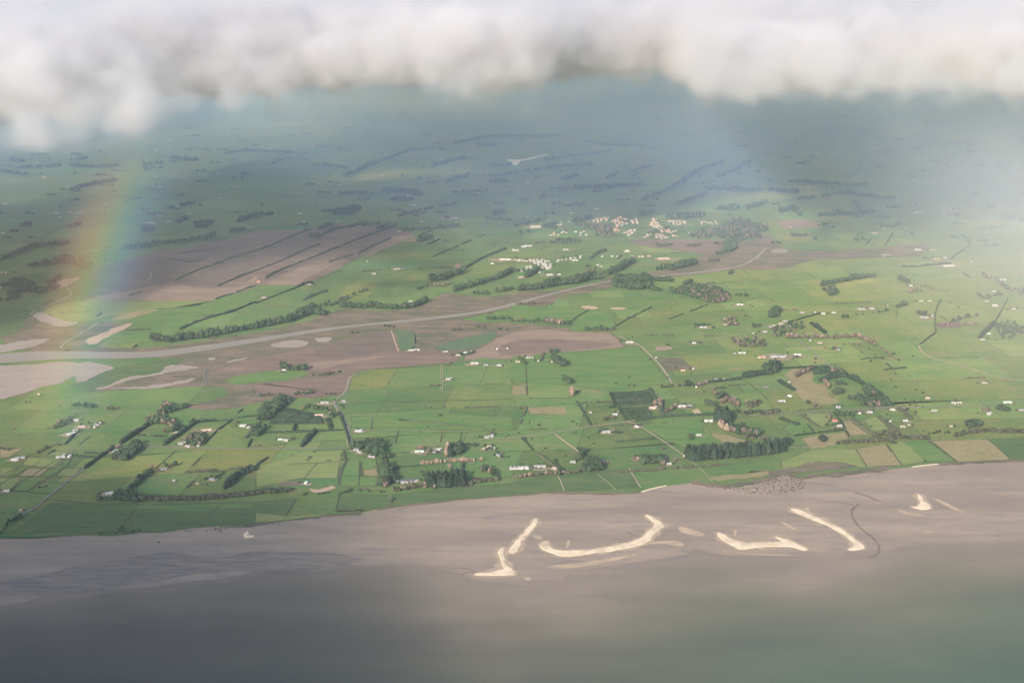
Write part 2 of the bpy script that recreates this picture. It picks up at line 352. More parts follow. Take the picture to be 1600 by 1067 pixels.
def make_sea():
    nx, ny = 150, 90
    xs = np.linspace(-2200, 2600, nx); ys = np.linspace(1300, 3150, ny)
    X, Y = np.meshgrid(xs, ys); C = silt_shade_colours(X, Y)
    me = bpy.data.meshes.new('sea')
    V = np.stack([X.ravel(), Y.ravel(), np.zeros(X.size)], 1)
    Fc = [(j * nx + i, j * nx + i + 1, (j + 1) * nx + i + 1, (j + 1) * nx + i) for j in range(ny - 1) for i in range(nx - 1)]
    b = len(V); V = V.tolist() + [(-30000, -2900, 0), (30000, -2900, 0), (30000, 3150, 0), (-30000, 3150, 0)]
    tl, tr_, bl, br = (ny - 1) * nx, ny * nx - 1, 0, nx - 1
    Fc += [(b, b + 1, br, bl), (b + 1, b + 2, tr_, br), (b + 3, b, bl, tl)]
    me.from_pydata(V, [], Fc)
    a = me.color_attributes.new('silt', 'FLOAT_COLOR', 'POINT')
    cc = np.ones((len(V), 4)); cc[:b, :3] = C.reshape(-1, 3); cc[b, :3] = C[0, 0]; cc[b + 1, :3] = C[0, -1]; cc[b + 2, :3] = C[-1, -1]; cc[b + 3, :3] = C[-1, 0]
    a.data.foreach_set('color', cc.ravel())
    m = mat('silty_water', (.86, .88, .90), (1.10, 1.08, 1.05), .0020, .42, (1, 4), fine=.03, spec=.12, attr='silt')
    t = m.node_tree; bs = t.nodes['Principled BSDF']
    n = t.nodes.new('ShaderNodeTexNoise'); n.inputs['Scale'].default_value = .08; n.inputs['Detail'].default_value = 3
    tc = t.nodes.new('ShaderNodeTexCoord'); t.links.new(tc.outputs['Object'], n.inputs[0])
    bp = t.nodes.new('ShaderNodeBump'); bp.inputs['Strength'].default_value = .35; bp.inputs['Distance'].default_value = .5
    t.links.new(n.outputs[0], bp.inputs['Height']); t.links.new(bp.outputs[0], bs.inputs['Normal'])
    me.materials.append(m); tag(link('sea', me), 'silty grey green sea along the shore', None, None, 'structure')
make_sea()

# -- land: paddocks of slightly different greens
FLATZ = 0.35
land = coast_r + [(30000, 9000), (30000, 60000), (-30000, 60000), (-30000, 2600)]
def simple_tint(me, c=(1, 1, 1)):
    a = me.color_attributes.new('tint', 'FLOAT_COLOR', 'CORNER'); n = len(a.data); a.data.foreach_set('color', list((*c, 1)) * n)
g = sheet('ground', land, Z_LAND - .6, GRASS, 'green coastal plain reaching under the clouds'); simple_tint(g.data)
flat = coast + mudline[::-1]
P = rough_edge(densify(flat, 25), 14, .006, 9)
sheet('mudflat', P, FLATZ, MUD, 'wet brown grey mudflat along the shore')

pad_V, pad_F, pad_C, edges = [], [], [], []
def paddocks():
    y = 2380.0
    r = random.Random(11)
    while y < 12500:
        dpt = r.uniform(90, 210) if y < 6000 else r.uniform(150, 420)
        half = y * .40 + 250; x = -half; A = []
        ang = lambda x_, y_: .10 * mnoise.noise(Vector((x_ / 900, y_ / 900, 4))) + (.14 if x_ < 200 else -.14)
        def yb(x_, y_): return y_ + (x_ * .17 if y_ < 5200 else x_ * .12) + 60 * mnoise.noise(Vector((x_ / 700, y_ / 800, 1)))
        while x < half:
            w_ = r.uniform(70, 240) if y < 6000 else r.uniform(140, 480)
            if r.random() < .25: w_ *= 2
            x2 = x + w_
            q = [(x, yb(x, y)), (x2, yb(x2, y)), (x2 + dpt * ang(x2, y), yb(x2 + dpt * ang(x2, y), y + dpt)), (x + dpt * ang(x, y), yb(x + dpt * ang(x, y), y + dpt))]
            b = len(pad_V)
            if all(inside(px_, py_, land) for px_, py_ in q):
                pad_V.extend([(u, v, Z_LAND - .3) for u, v in q]); pad_F.append((b, b + 1, b + 2, b + 3))
                k = r.gauss(1, .085); h = r.gauss(0, .07); dry = .35 if r.random() < .06 else 0
                e_ = min(1, max(0, (x - 150) / 900)) * (1 if y < 5200 else .3); pad_C.append((k * (1 + h + dry + .42 * e_), k * (1 + dry * .2 + .18 * e_), k * (1 - h * .3 + .15 * e_)))
                edges.append((q[0], q[3])); edges.append((q[0], q[1]))
            x = x2
        y += dpt
paddocks()
me = bpy.data.meshes.new('paddocks'); me.from_pydata(pad_V, [], pad_F); me.materials.append(GRASS)
a = me.color_attributes.new('tint', 'FLOAT_COLOR', 'CORNER')
a.data.foreach_set('color', [v for c in pad_C for _ in range(4) for v in (max(.6, c[0]), max(.6, c[1]), max(.6, c[2]), 1)])
tag(link('paddocks', me), 'patchwork of fenced green paddocks on the plain', None, None, 'structure')
V, Fc = [], []
for i, (p, q) in enumerate(edges):
    if rnd.random() < (.2 if p[1] < 4300 else .42): continue
    wd = 2.0 if p[1] < 5000 else 3.4
    dx, dy = q[0] - p[0], q[1] - p[1]; L = math.hypot(dx, dy) or 1; nx, ny = -dy / L * wd / 2, dx / L * wd / 2; b = len(V)
    V += [(p[0] + nx, p[1] + ny, Z_LAND - .12), (q[0] + nx, q[1] + ny, Z_LAND - .12), (q[0] - nx, q[1] - ny, Z_LAND - .12), (p[0] - nx, p[1] - ny, Z_LAND - .12)]; Fc.append((b, b + 1, b + 2, b + 3))
me = bpy.data.meshes.new('verges'); me.from_pydata(V, [], Fc); me.materials.append(mat('fence_line_grass', (.060, .080, .040), (.095, .105, .055), .02, fine=.2))
tag(link('fence_line_verges', me), 'rough grass verges along the paddock fences', None, None, 'structure')

# -- salt marsh of the estuary, ploughed land, crops
MARGINS = []; EXCL = []
def F_(name, s, m, label, lv=0, amp=5, sm=0, step=18, esc=.02):
    if not sm and ('field' in name or 'paddock' in name or 'crop' in name or 'patch' in name or 'strip' in name): MARGINS.append((pts(s), Z_LAND + .15 + .14 * lv + .05))
    if name in ('estuary_mud', 'salt_marsh', 'shore_scrub', 'clay_bank', 'dry_patch', 'ploughed_field', 'ploughed_strip', 'pale_soil'): amp, esc, step = amp + 5, .035, 8
    if name in ('estuary_mud', 'salt_marsh', 'ploughed_field', 'pale_soil', 'quarry', 'pond'): EXCL.append(pts(s))
    return sheet(name, pts(s), Z_LAND + .15 + .14 * lv, m, label, amp=amp, step=step, sm=sm, escale=esc)
F_('salt_marsh', "P 96,549 137,542 228,545 263,541 400,521 476,504 509,492 532,482 618,487 663,479 678,465 699,456 749,467 812,457 856,456 941,441 960,430 1010,427 1090,414 1088,400 1126,398 1128,378 1175,378 1200,362 1215,388 1258,394 1342,391 1415,383 1453,381 1443,403 1377,402 1311,406 1263,407 1238,419 1200,422 1147,421 1078,431 1018,436 954,449 925,458 876,462 866,477 800,482 719,502 800,505 886,511 891,519 800,530 700,560 560,580 540,590 520,622 440,622 400,630 360,640 291,640 291,632 354,622 362,608 321,604 243,608 197,609 139,613 182,598 235,585 273,558 177,561 60,556",
   MARSH, 'olive brown salt marsh along both banks of the river', 0, 7, 1)
F_('salt_marsh', "A 0,720 120,640 200,615 250,690 350,715 480,700 600,690 760,690 700,720 560,770 500,850 380,870 300,870 150,865 0,820", MARSH, 'brown marsh round the creek mouth at the tip of the green peninsula', 0, 8, 1)
F_('marsh_meadow', "A -600,600 60,585 200,600 160,700 60,790 -600,830", GREEN2, 'dark green marsh meadow west of the creek', 1, 8, 1)  # cloud shade painted into the deeper grass green
F_('estuary_mud', "A -900,990 0,955 200,945 380,930 560,935 720,960 610,1010 500,1067 E 460,60 400,112 290,130 200,160 100,195 0,215 -900,330", MUD2, 'broad pale estuary mud beside the green meadow', 3, 8, 1)
F_('estuary_mud', "A -400,840 0,830 150,800 305,783 290,812 200,840 100,862 0,878 -400,890", MUD2, 'narrow grey mud bank above the river mouth', 3, 5, 1)
F_('estuary_mud', "A 195,640 255,622 320,655 400,680 485,690 460,705 400,716 300,700 230,670", MUD2, 'grey mud bank round the tip of the green peninsula', 3, 4, 1)
F_('estuary_mud', "E 560,160 690,120 760,85 860,70 960,60 1040,5 1130,0 1240,15 1180,30 1060,45 980,65 860,85 770,105 700,130 640,150", MUD2, 'winding pale mud creek bed inside the marsh', 3, 4, 1)
F_('estuary_mud', "E 640,150 760,145 900,135 1000,118 1090,110 1180,85 1215,90 1150,115 1060,130 960,150 860,152", MUD2, 'pale mud edge along the green meadow', 3, 4, 1)
F_('estuary_mud', "B 85,822 180,805 260,795 340,812 300,838 200,845 110,840", MUD2, 'grey mud pan beside the river', 3, 4, 1)
F_('estuary_mud', "B 350,795 420,778 480,785 460,805 400,815", MUD2, 'small brown mud pan beside the river', 3, 4, 1)
F_('estuary_mud', "A 1285,905 1340,908 1330,922 1290,922", MUD2, 'tiny mud pan above the dark creek', 3, 3, 1)
F_('estuary_mud', "A 1390,930 1480,912 1540,905 1500,922 1400,942", MUD2, 'thin mud strip above the dark creek', 3, 3, 1)
F_('ploughed_field', "P 129,470 150,448 142,421 210,403 253,393 336,381 400,362 483,358 520,350 615,354 650,367 605,385 562,402 532,419 500,434 468,448 440,444 400,446 365,458 331,470 240,472", BROWN, 'wide ploughed field with brown strips divided by dark hedges', 0, 4)
F_('ploughed_strip', "A 640,480 560,420 560,350 860,285 1150,300 1340,250 1080,430 900,470 760,500", BROWN2, 'darker ploughed strip at the marsh end of the wide ploughed field', 1, 4)
F_('ploughed_strip', "A 1080,430 1340,330 1581,255 B 250,150 340,112 560,100 300,190 0,245 -40,390 A 1340,465 1240,470 1100,440", BROWN2, 'long dark ploughed strip between two hedges', 2, 3)
F_('ploughed_strip', "B 60,395 300,300 620,175 850,105 820,130 640,200 440,280 60,420", BROWN2, 'thin dark ploughed strip under the longest hedge', 3, 3)
F_('dark_crop', "A 1260,200 1400,175 1540,200 1540,230 1380,250 1200,260 1180,225", BROWN2, 'grey ploughed patch at the back of the wide ploughed field', 3, 3, 1)
F_('pale_soil', "A 510,555 640,520 900,468 1130,458 1200,475 1330,478 1480,470 1581,400 1581,470 1310,555 900,555", REDB, 'pale reddish soil along the front of the wide ploughed field', 1, 6)
F_('pale_soil', "B 85,430 300,340 480,330 300,430 270,462 60,455", REDB, 'pale reddish corner beside the hedge end', 2, 5)
F_('pale_soil', "B 660,270 740,220 860,160 990,155 900,195 780,240 690,285", REDB, 'pale reddish tip of the wide ploughed field', 2, 4)
F_('clay_bank', "A 330,465 370,425 520,405 430,450 350,490", TAN, 'small red clay bank above the creek bend', 1, 4, 1)
F_('ploughed_field', "B -320,1010 -100,930 0,905 330,850 560,795 700,765 825,735 850,770 885,872 1160,860 1230,880 1268,932 900,962 560,992 200,1000 100,990 -60,990", BROWN, 'ploughed field between river and green paddocks', 1, 5)
F_('ploughed_strip', "B 350,850 560,798 820,742 850,780 870,865 760,880 560,910 400,900", BROWN2, 'darker block inside the ploughed field near the river', 2, 4)
F_('pale_soil', "B 300,960 380,930 600,915 780,890 800,905 560,940 400,985", REDB, 'paler streak inside the ploughed field near the river', 3, 5, 1)
F_('ploughed_field', "P 395,605 415,600 E 1581,125 G 200,105 330,90 470,70 590,55 560,150 545,178 490,192 330,205 150,195 0,190", BROWN, 'small ploughed field beside the bending road', 1, 4)
F_('ploughed_field', "B 1290,885 1400,840 1500,785 1581,750 C 90,735 240,732 340,745 430,748 600,752 655,790 665,810 700,840 480,862 250,872 0,905 B 1581,915 1380,912 1280,930", REDB, 'reddish ploughed field ending in a point near white shed', 1, 5)
F_('ploughed_strip', "C 0,800 200,790 420,800 640,820 520,850 250,865 0,890 B 1500,900 1500,850", BROWN, 'darker lower half of the reddish ploughed field', 2, 5, 1)
F_('crop_field', "B 858,738 975,742 990,800 980,850 895,866 880,800", TEAL, 'blue green crop strip beside clay track', 2, 2)
F_('crop_field', "B 975,742 1150,742 1175,790 1050,832 985,850", MARSH, 'olive crop patch beside blue green strip', 2, 2)
F_('crop_field', "B 1060,855 1230,800 1380,760 1480,748 1490,775 1400,835 1200,862", TEAL, 'blue green crop with a curved edge', 2, 3, 1)
F_('pasture_field', "B 1265,672 1420,635 1581,600 C 0,575 120,590 280,590 440,610 500,605 620,640 640,720 370,735 360,690 340,680 200,690 0,700 B 1581,690 1440,690", GREEN, 'bright green paddocks on the far bank', 1, 4)
F_('pasture_field', "E 1390,90 1581,50 G 90,40 240,25 320,45 320,62 200,98 60,108 0,112 E 1440,132", GREEN, 'small green field beside the farm on the marsh edge', 2, 4, 1)
F_('pasture_field', "A 255,620 340,575 520,555 900,555 1310,555 1200,590 1000,600 870,620 700,650 480,690 400,682 300,655", LIME, 'yellow green tip of the peninsula', 1, 5, 1)
F_('pasture_field', "A 480,690 700,655 900,625 1050,600 1310,557 1440,510 1581,480 1581,560 1220,680 1040,770 940,800 700,825 620,800 700,730 820,690 700,680", GREEN, 'green meadow on the peninsula above the river', 1, 5)
F_('dry_patch', "A 680,665 760,640 880,612 1000,608 880,645 790,668 700,680", DRY, 'dry tan streak on the peninsula meadow', 2, 5, 1)
F_('dry_patch', "A 510,800 620,760 760,700 830,690 740,740 640,800 560,835", TAN, 'bare bank beside the small creek', 2, 5, 1)
F_('pasture_field', "A 1080,902 720,968 610,1012 500,1067 E 400,112 560,170 700,128 860,72 960,55 A 1160,920", GREEN2, 'deep green wedge of meadow beside the estuary mud', 2, 5)
F_('ploughed_field', "K 0,435 300,428 540,440 1000,440 1035,480 1020,560 950,605 850,620 600,590 350,545 150,530 J 1430,470", BROWN, 'brown field in front of the town', 1, 4)
F_('dry_patch', "D 80,60 180,50 330,70 320,105 220,100 130,122 70,95", REDB, 'bare pinkish field behind the town woods', 1, 4, 1)
F_('sand_patch', "C 420,590 480,585 540,598 520,610 450,605", TAN, 'bare tan hollow beside the green paddocks', 2, 3, 1)
F_('sand_patch', "C 605,598 680,595 715,602 660,612 610,608", TAN, 'second bare tan hollow beside the green paddocks', 2, 3, 1)
F_('dry_patch', "C 880,835 980,835 1000,850 940,865 880,862", REDB, 'small bare oval beside the long lane', 2, 3, 1)
F_('crop_field', "C 895,910 1050,905 1110,970 960,990 930,950", MARSH, 'grey olive plot beside the long lane', 2, 2)
F_('dry_patch', "H 0,130 80,135 90,185 0,190", DRY, 'small brown plot beside the green paddocks', 1, 3)
F_('dry_patch', "H 90,270 220,260 325,262 328,305 110,308", DRY, 'dry strip across the wide green paddocks', 1, 4)
F_('pasture_field', "G 590,320 1150,300 1581,330 1581,400 1200,400 700,400 590,395", GREEN, 'bright green strip behind the pale track', 0, 3)
F_('pasture_field', "H 890,330 1180,325 1180,410 1300,470 1080,520 960,470 800,380", GREEN, 'bright green paddock behind the long pine belt', 1, 4)
F_('dry_patch', "H 1240,432 1330,430 1460,475 1300,490", DRY, 'dry triangle behind the long pine belt', 2, 3)
F_('crop_field', "G 0,640 300,540 530,530 500,700 290,700 0,760", LIME, 'yellow green paddocks beside the bending ditch', 1, 4) 
F_('pasture_field', "G 525,690 740,690 760,745 560,752 515,745", GREEN, 'small bright green square beside the ditch', 2, 2)
F_('dry_patch', "G 660,655 740,640 765,690 665,685", DRY, 'small tan square beside the ditch', 2, 2)
F_('ploughed_plot', "G 140,725 290,722 270,745 135,748", BROWN, 'tiny ploughed plot behind the scrub belt', 3, 2)
F_('clay_bank', "G 330,765 380,775 430,762 470,750 475,768 400,790 340,785", TAN, 'orange clay cutting in the scrub belt', 2, 3, 1)
F_('pasture_field', "G 540,800 810,805 835,870 650,910 500,905", GREEN2, 'green field behind the small shore thicket', 1, 3)
F_('pasture_field', "G 835,800 1581,730 H 200,690 500,650 720,650 790,760 560,775 300,785 0,800 G 1581,810 1100,838 840,880", GREEN2, 'deep green coastal field behind the mudflat', 1, 4)
F_('pasture_field', "E 320,850 850,862 800,1030 560,1035 60,1045 200,940", GREEN2, 'dark green field on the near shore', 1, 4)
F_('pasture_field', "E 850,865 1581,850 G 250,830 180,940 0,985 E 1400,985 1200,990 800,1030", GREEN2, 'dark green field between scrub belt and mudflat', 2, 4)
F_('crop_field', "E 820,870 1581,855 1581,880 1200,905 820,890", GREEN, 'lighter strip along the scrub belt', 3, 3)
F_('crop_field', "G 0,915 190,935 420,925 480,925 100,970 0,975", LIME, 'yellow strip at the shore', 3, 3)
for s, m, l in (("E 170,575 340,580 400,590 330,640 140,620", LIME, 'lime paddock beside the white barns'), ("E 180,640 300,645 240,690 120,690", DRY, 'tan paddock in the small grid'), ("E 300,650 390,640 320,690 250,690", GREEN, 'green paddock in the small grid'),
                ("E 0,520 140,520 60,570 0,580", DRY, 'tan paddock at the edge of the small grid'), ("E 390,645 500,640 460,690 350,690", LIME, 'lime paddock in the small grid'), ("E 0,640 110,640 40,690 0,690", LIME, 'lime corner of the small grid'),
                ("E 0,705 130,700 60,775 0,775", LIME, 'yellow green paddock behind small farm'), ("E 160,705 270,700 170,780 80,778", GREEN, 'bright paddock next to small farm'), ("E 290,545 470,530 380,575", LIME, 'lime strip behind white barns')):
    F_('small_paddock', s, m, l, 1, 2)
F_('dry_patch', "I 210,455 470,415 500,452 440,480 400,500 260,525", DRY, 'dry golden field with one dark tree', 2, 3)
F_('dry_patch', "I 465,345 510,345 612,432 495,440 475,400", DRY, 'dry golden field beside the olive hedge', 2, 3)
F_('small_paddock', "I 590,340 690,320 745,400 650,412 620,380", LIME, 'lime field between two olive hedges', 2, 3)
F_('small_paddock', "I 150,345 200,310 240,370 285,420 160,440 90,400", GREEN, 'green paddock beside the red roofed farm', 1, 3)
F_('small_paddock', "I 225,300 380,300 400,330 340,385 300,370", LIME, 'lime paddock behind the red roofed farm', 1, 3)
F_('dry_patch', "I 100,35 260,20 280,110 370,130 380,200 470,240 250,250 170,170", DRY, 'rough tan hillside between two tree belts', 1, 6, 1)
F_('pasture_field', "I 840,482 990,470 1160,600 980,602", GREEN, 'bright green coastal strip', 2, 3)
F_('coastal_field', "I 1010,470 1360,463 1500,588 1170,602", DRY, 'light dry coastal strip beside the green one', 2, 3)
F_('coastal_field', "I 730,490 840,482 975,600 830,622", LIME, 'lime coastal strip with worn corner', 2, 3)
F_('pasture_field', "I 1360,462 1581,448 1800,440 1900,590 1581,590 1500,588", GREEN2, 'deep green coastal strip', 2, 3)
F_('coastal_field', "I 540,520 720,492 825,622 612,632", DRY, 'light tan coastal field', 2, 4)
F_('coastal_field', "I 80,600 260,528 540,520 610,632 300,640 90,655", LIME, 'yellow green coastal field', 1, 4)
F_('shore_scrub', "I 0,655 120,650 280,600 420,598 520,612 560,632 300,662 0,690 H 1581,650 1400,680", MARSH, 'brown rough ground between field and mudflat', 3, 5, 1)
F_('shore_scrub', "H 1220,690 1400,680 1581,640 1581,690 1400,705 1230,722", DRY, 'sandy rough ground behind the mangroves', 3, 4, 1)
F_('lime_field', "D 830,570 1060,560 1300,600 1380,640 1290,720 1050,720 1000,640 800,640", LIME, 'pale lime field behind the bent hedge', 0, 6, 1)
F_('crop_field', "D 1040,690 1180,685 1190,720 1050,728", BROWN, 'small brown plot beside the bent hedge', 2, 3)
F_('sunlit_field', "V 70,815 180,795 370,795 300,820 150,838 80,832", LIME, 'single pale green field far inside the cloud shadow', 0, 8, 1)  # sunlight on this field painted as a paler grass
F_('quarry', "V 775,737 800,742 860,738 890,730 960,715 965,720 880,740 840,748 820,770 800,760 785,750", mat('chalk', (.75, .72, .68), (.6, .58, .55), .02), 'white quarry scar far inside the cloud shadow', 1, 3)
F_('pasture_field', "C 0,880 250,880 700,845 780,835 950,1030 990,1067 H 600,170 380,130 0,110", GREEN, 'wide sunlit green field beside the long lane', 0, 4)
F_('clay_court', "L 640,480 720,470 765,525 670,530", TAN, 'bare sand riding yard beside the farm', 3, 1)
F_('pond', "L 1500,190 1581,185 1600,215 1520,215", RIVER, 'small grey pond among the tree belts', 3, 2, 1)
F_('pond', "D 20,240 90,235 135,245 100,260 20,262", RIVER, 'grey pool at the end of the brown marsh', 3, 2, 1)
F_('pond', "D 690,268 750,262 775,280 720,288", RIVER, 'small silver pond at the far marsh end', 3, 2, 1)

V, Fc = [], []
for P, z in MARGINS:
    P = densify(P, 14)
    for i, (x, y) in enumerate(P):
        a, b = P[i], P[(i + 1) % len(P)]
        if fr(a[0], a[1], .012, 12) < -.12: continue
        dx, dy = b[0] - a[0], b[1] - a[1]; L = math.hypot(dx, dy) or 1; k = 1.0 + 1.6 * rnd.random(); nx, ny = -dy / L * k, dx / L * k; q = len(V)
        V += [(a[0] + nx, a[1] + ny, z), (b[0] + nx, b[1] + ny, z), (b[0] - nx * .7, b[1] - ny * .7, z), (a[0] - nx * .7, a[1] - ny * .7, z)]; Fc.append((q, q + 1, q + 2, q + 3))
me = bpy.data.meshes.new('margins'); me.from_pydata(V, [], Fc); me.materials.append(mat('margin_grass', (.055, .068, .034), (.135, .120, .065), .02, fine=.25))
tag(link('field_margins', me), 'rough grass margins round the fields', None, None, 'structure')
# -- water courses and roads
def strip(name, top, bot, z, m, label):
    A = smooth(pts(top), False, 2); B = smooth(pts(bot), False, 2)
    P = A + B[::-1]; me = bpy.data.meshes.new(name); me.from_pydata([(x, y, z) for x, y in rough_edge(P, 3, .02, 2)], [], [list(range(len(P)))])
    if me.polygons[0].normal.z < 0: me.flip_normals()
    me.materials.append(m); return tag(link(name, me), label, None, None, 'structure')
strip('river', "A -900,920 0,885 250,868 400,868 530,870 880,875 1050,858 1581,788 B 400,725 780,688 1000,665 1380,622 1581,572 C 300,492 600,428 900,402 1250,366 1400,345 1500,292 1560,230",
      "A -900,975 0,945 400,912 700,915 1000,903 1400,845 1581,815 B 300,762 600,716 1000,684 1400,634 1581,590 C 300,504 600,436 900,408 1250,374 1400,352 1515,298 1572,235", Z_LAND + .8, RIVER, 'grey tidal river winding across the plain to the estuary')
LZ = Z_LAND + .95
ribbon('creek', pts("A 410,455 415,475 440,500 440,520 380,555 270,590 210,620 190,640"), 5, LZ, RIVER, 'thin pale creek bending round the peninsula', sm=2)
ribbon('creek', pts("A 375,850 390,820 450,785 500,765 500,745 540,740 590,700 610,690"), 7, LZ, RIVER, 'short forked creek below the peninsula', sm=2)
ribbon('creek', pts("A 1320,930 1300,965 1265,985 1258,1020 1270,1067 E 1290,150 1340,160"), 5, LZ, CREEK, 'dark meandering creek through the marsh', sm=2)
ribbon('creek', pts("A 870,440 915,430 935,400 930,380"), 4, LZ, RIVER, 'tiny pale ditch in the ploughed field', sm=1)
ribbon('road', pts("G 700,40 640,50 600,70 580,90 572,130 555,170 530,195 480,232 505,270 535,310 560,370 580,430 595,510"), 5, LZ, ROAD, 'road bending from the ploughed field down to the farms', sm=1)
ribbon('road_verge', pts("G 640,52 592,68 570,90 560,150 545,175 510,205 472,232 495,275 525,315 545,370 555,430 570,515"), 3.5, LZ - .1, TRACK, 'tan verge beside the bending road', sm=1)
ribbon('ditch', pts("G 545,530 548,560 560,590 545,620 525,660 518,700 512,745"), 7, LZ, DRAIN, 'weedy ditch continuing from the bending road', sm=1)
ribbon('road', pts("M -200,480 230,462 600,470 1581,490 G 0,520 300,520 560,515"), 5, LZ + .1, ROAD, 'long straight road behind the near fields', sm=0)
ribbon('road', pts("E 60,960 200,900 280,832 370,760 440,700 520,650 560,610 660,540 740,490 840,420 910,370"), 5, LZ + .2, ROAD, 'lane climbing from the near shore past the tree rows', sm=1)
ribbon('road', pts("O -300,640 200,605 600,590 760,570 1100,560 1581,545 I 560,262 900,268 1100,262 1250,255 1581,235 1900,225"), 5, LZ, ROAD, 'straight road past the farms near the coast', sm=1)
ribbon('road', pts("C 650,770 790,830 850,890 900,935 950,1000 985,1062 H 1000,125 1060,130"), 6, LZ, LANE, 'long pink lane beside the wide green field', sm=1)
ribbon('road', pts("D -60,700 60,740 180,790 240,840 300,890 360,940 430,990"), 5, LZ, ROAD, 'dark lane running down from the hamlet', sm=1)
ribbon('road', pts("D 960,800 930,830 940,860 1000,910 1150,940 1280,985 1450,1040 1581,1045 1800,1050"), 6, LZ, mat('clay_road', (.36, .26, .18), (.30, .22, .15), .05), 'tan clay road sweeping across the green hill', sm=2)
ribbon('road', pts("H -200,465 0,455 60,445 200,430 280,415 380,400 540,375 700,355 760,345"), 4, LZ, LANE, 'gravel lane behind the riverless paddocks', sm=1)
ribbon('road', pts("H 700,350 780,372 850,420 950,485 1060,560 1090,590"), 4.5, LZ + .1, LANE, 'gravel lane from the orchard down to the pine belt', sm=1)
ribbon('road', pts("H 265,430 330,480 400,530 430,560"), 4.5, LZ, TAN, 'clay lane down to the farm with round trees', sm=0)
ribbon('track', pts("H 722,640 750,690 795,762"), 3.5, LZ, LANE, 'short straight track to the shore with bare trees', sm=0)
ribbon('track', pts("H 268,660 300,720 322,785"), 3, LZ, LANE, 'straight track down to the mudflat', sm=0)
ribbon('track', pts("H 530,680 600,735 640,775"), 2.5, LZ, TRACK, 'faint diagonal track to the mudflat', sm=0)
ribbon('track', pts("H 1110,600 1180,660 1240,730"), 2.5, LZ, TRACK, 'faint track from the pine belt to the mangroves', sm=0)
ribbon('track', pts("G 590,395 650,405 900,405 1100,412 1275,415 1400,405"), 2.8, LZ, TRACK, 'pale farm track across the wide paddocks', sm=0)
ribbon('track', pts("G 595,338 720,330"), 2.2, LZ, TRACK, 'short pale track beside the bending road', sm=0)
ribbon('track', pts("G 1140,0 1138,160"), 2.2, LZ, TRACK, 'one of two parallel pale tracks, beside the small shed', sm=0)
ribbon('track', pts("G 1152,0 1152,170 1300,180 1581,190"), 2.4, LZ + .1, TRACK, 'pale track turning along the paddocks', sm=0)
ribbon('track', pts("G 530,500 600,495 1000,500 1300,492 1581,470"), 3, LZ, LANE, 'lane linking the farms in the middle', sm=0)
ribbon('track', pts("G 150,665 300,655 370,640"), 2.2, LZ, TRACK, 'thin pale line in the lime paddocks', sm=0)
ribbon('track', pts("G 100,712 290,700 500,700"), 2.6, LZ, TRACK, 'thin cream line before the ploughed plot', sm=0)
ribbon('track', pts("B 835,740 855,800 880,868"), 4, LZ, TAN, 'clay track between the brown and blue green fields', sm=0)
ribbon('road', pts("C 0,255 130,215 320,185 400,170 700,175"), 4.5, LZ, LANE, 'road running behind the village', sm=1)
ribbon('road', pts("C 0,300 150,295 420,275 700,262"), 4.5, LZ, LANE, 'street through the white roofed village', sm=1)
ribbon('track', pts("C 980,800 1100,810 1250,795 1400,760 1581,750 D 0,745"), 3.5, LZ, TRACK, 'pale track wandering over green hills', sm=1)
ribbon('track', pts("D 0,620 160,600 400,620 520,605 700,590 900,545"), 3.5, LZ, TRACK, 'pale track past the scattered hill farms', sm=1)
ribbon('track', pts("E 100,600 160,570 400,570 660,570"), 3, LZ, DRAIN, 'dark line behind the small grid paddocks', sm=0)
for s, l in (("E 0,690 130,625 150,600", 'dark ditch at the edge of the small grid'), ("E 0,740 250,600", 'first slanting ditch of the small grid'), ("E 60,780 330,600 390,570", 'second slanting ditch of the small grid'), ("E 170,785 420,620 450,560", 'third slanting ditch of the small grid'),
             ("E 0,690 300,690 430,692", 'ditch along the small grid'), ("E 0,780 150,785 310,800", 'ditch below the small grid'), ("E 330,835 600,862 850,855", 'ditch before the scrub belt'), ("E 240,690 400,580", 'short slanting ditch of the small grid'),
             ("G 640,595 636,750", 'first of two parallel ditches'), ("G 652,595 648,690", 'second of two parallel ditches'), ("G 530,690 750,688", 'ditch crossing the parallel ditches'), ("G 740,585 765,700", 'ditch beside the tall dark trees'),
             ("G 295,710 340,650 380,610", 'curving ditch in the lime paddocks'), ("G 190,615 520,605", 'ditch above the lime paddocks'), ("G 490,900 505,850 515,800", 'short ditch near the shore thicket'), ("G 180,940 220,880 250,830", 'faint ditch in the shore fields'),
             ("G 560,232 900,230 1581,215", 'long fence line across the wide paddocks'), ("G 720,330 712,410", 'short dotted hedge line'), ("G 880,410 860,490", 'short fence line between paddocks'), ("G 1150,425 1140,480", 'short fence line near the middle farms'),
             ("H 0,212 370,208", 'fence line along the wide green field'), ("H 85,0 95,190", 'straight fence line up the wide green field'), ("G 1270,420 1262,470", 'tiny fence line near the middle farms'),
             ("E 560,440 480,500", 'faint field line behind the barns'), ("H 1290,170 1420,310", 'field line beside the bare yard'), ("I 540,520 610,632", 'ditch between coastal fields'), ("I 735,490 825,622", 'dark ditch between coastal fields'),
             ("I 980,470 1170,600", 'straight line between the green and dry coastal strips'), ("I 1360,463 1500,588", 'line beside the deep green coastal strip'), ("H 1420,80 1581,215", 'dark lane line past the pond'), ("C 1400,410 1581,460", 'hedge line on the far green hill'),
             ("E 1090,530 950,650", 'faint line across the near green field'), ("E 760,1000 850,865", 'line between the shore fields'), ("E 1260,945 1360,870", 'faint line across the shore field'), ("E 200,1040 360,985", 'short ditch at the near shore'), ("D 790,660 795,615", 'short dark field line on the hill')):
    ribbon('ditch', pts(s), 3.0, LZ - .2, DRAIN, l, sm=0, wob=.5)

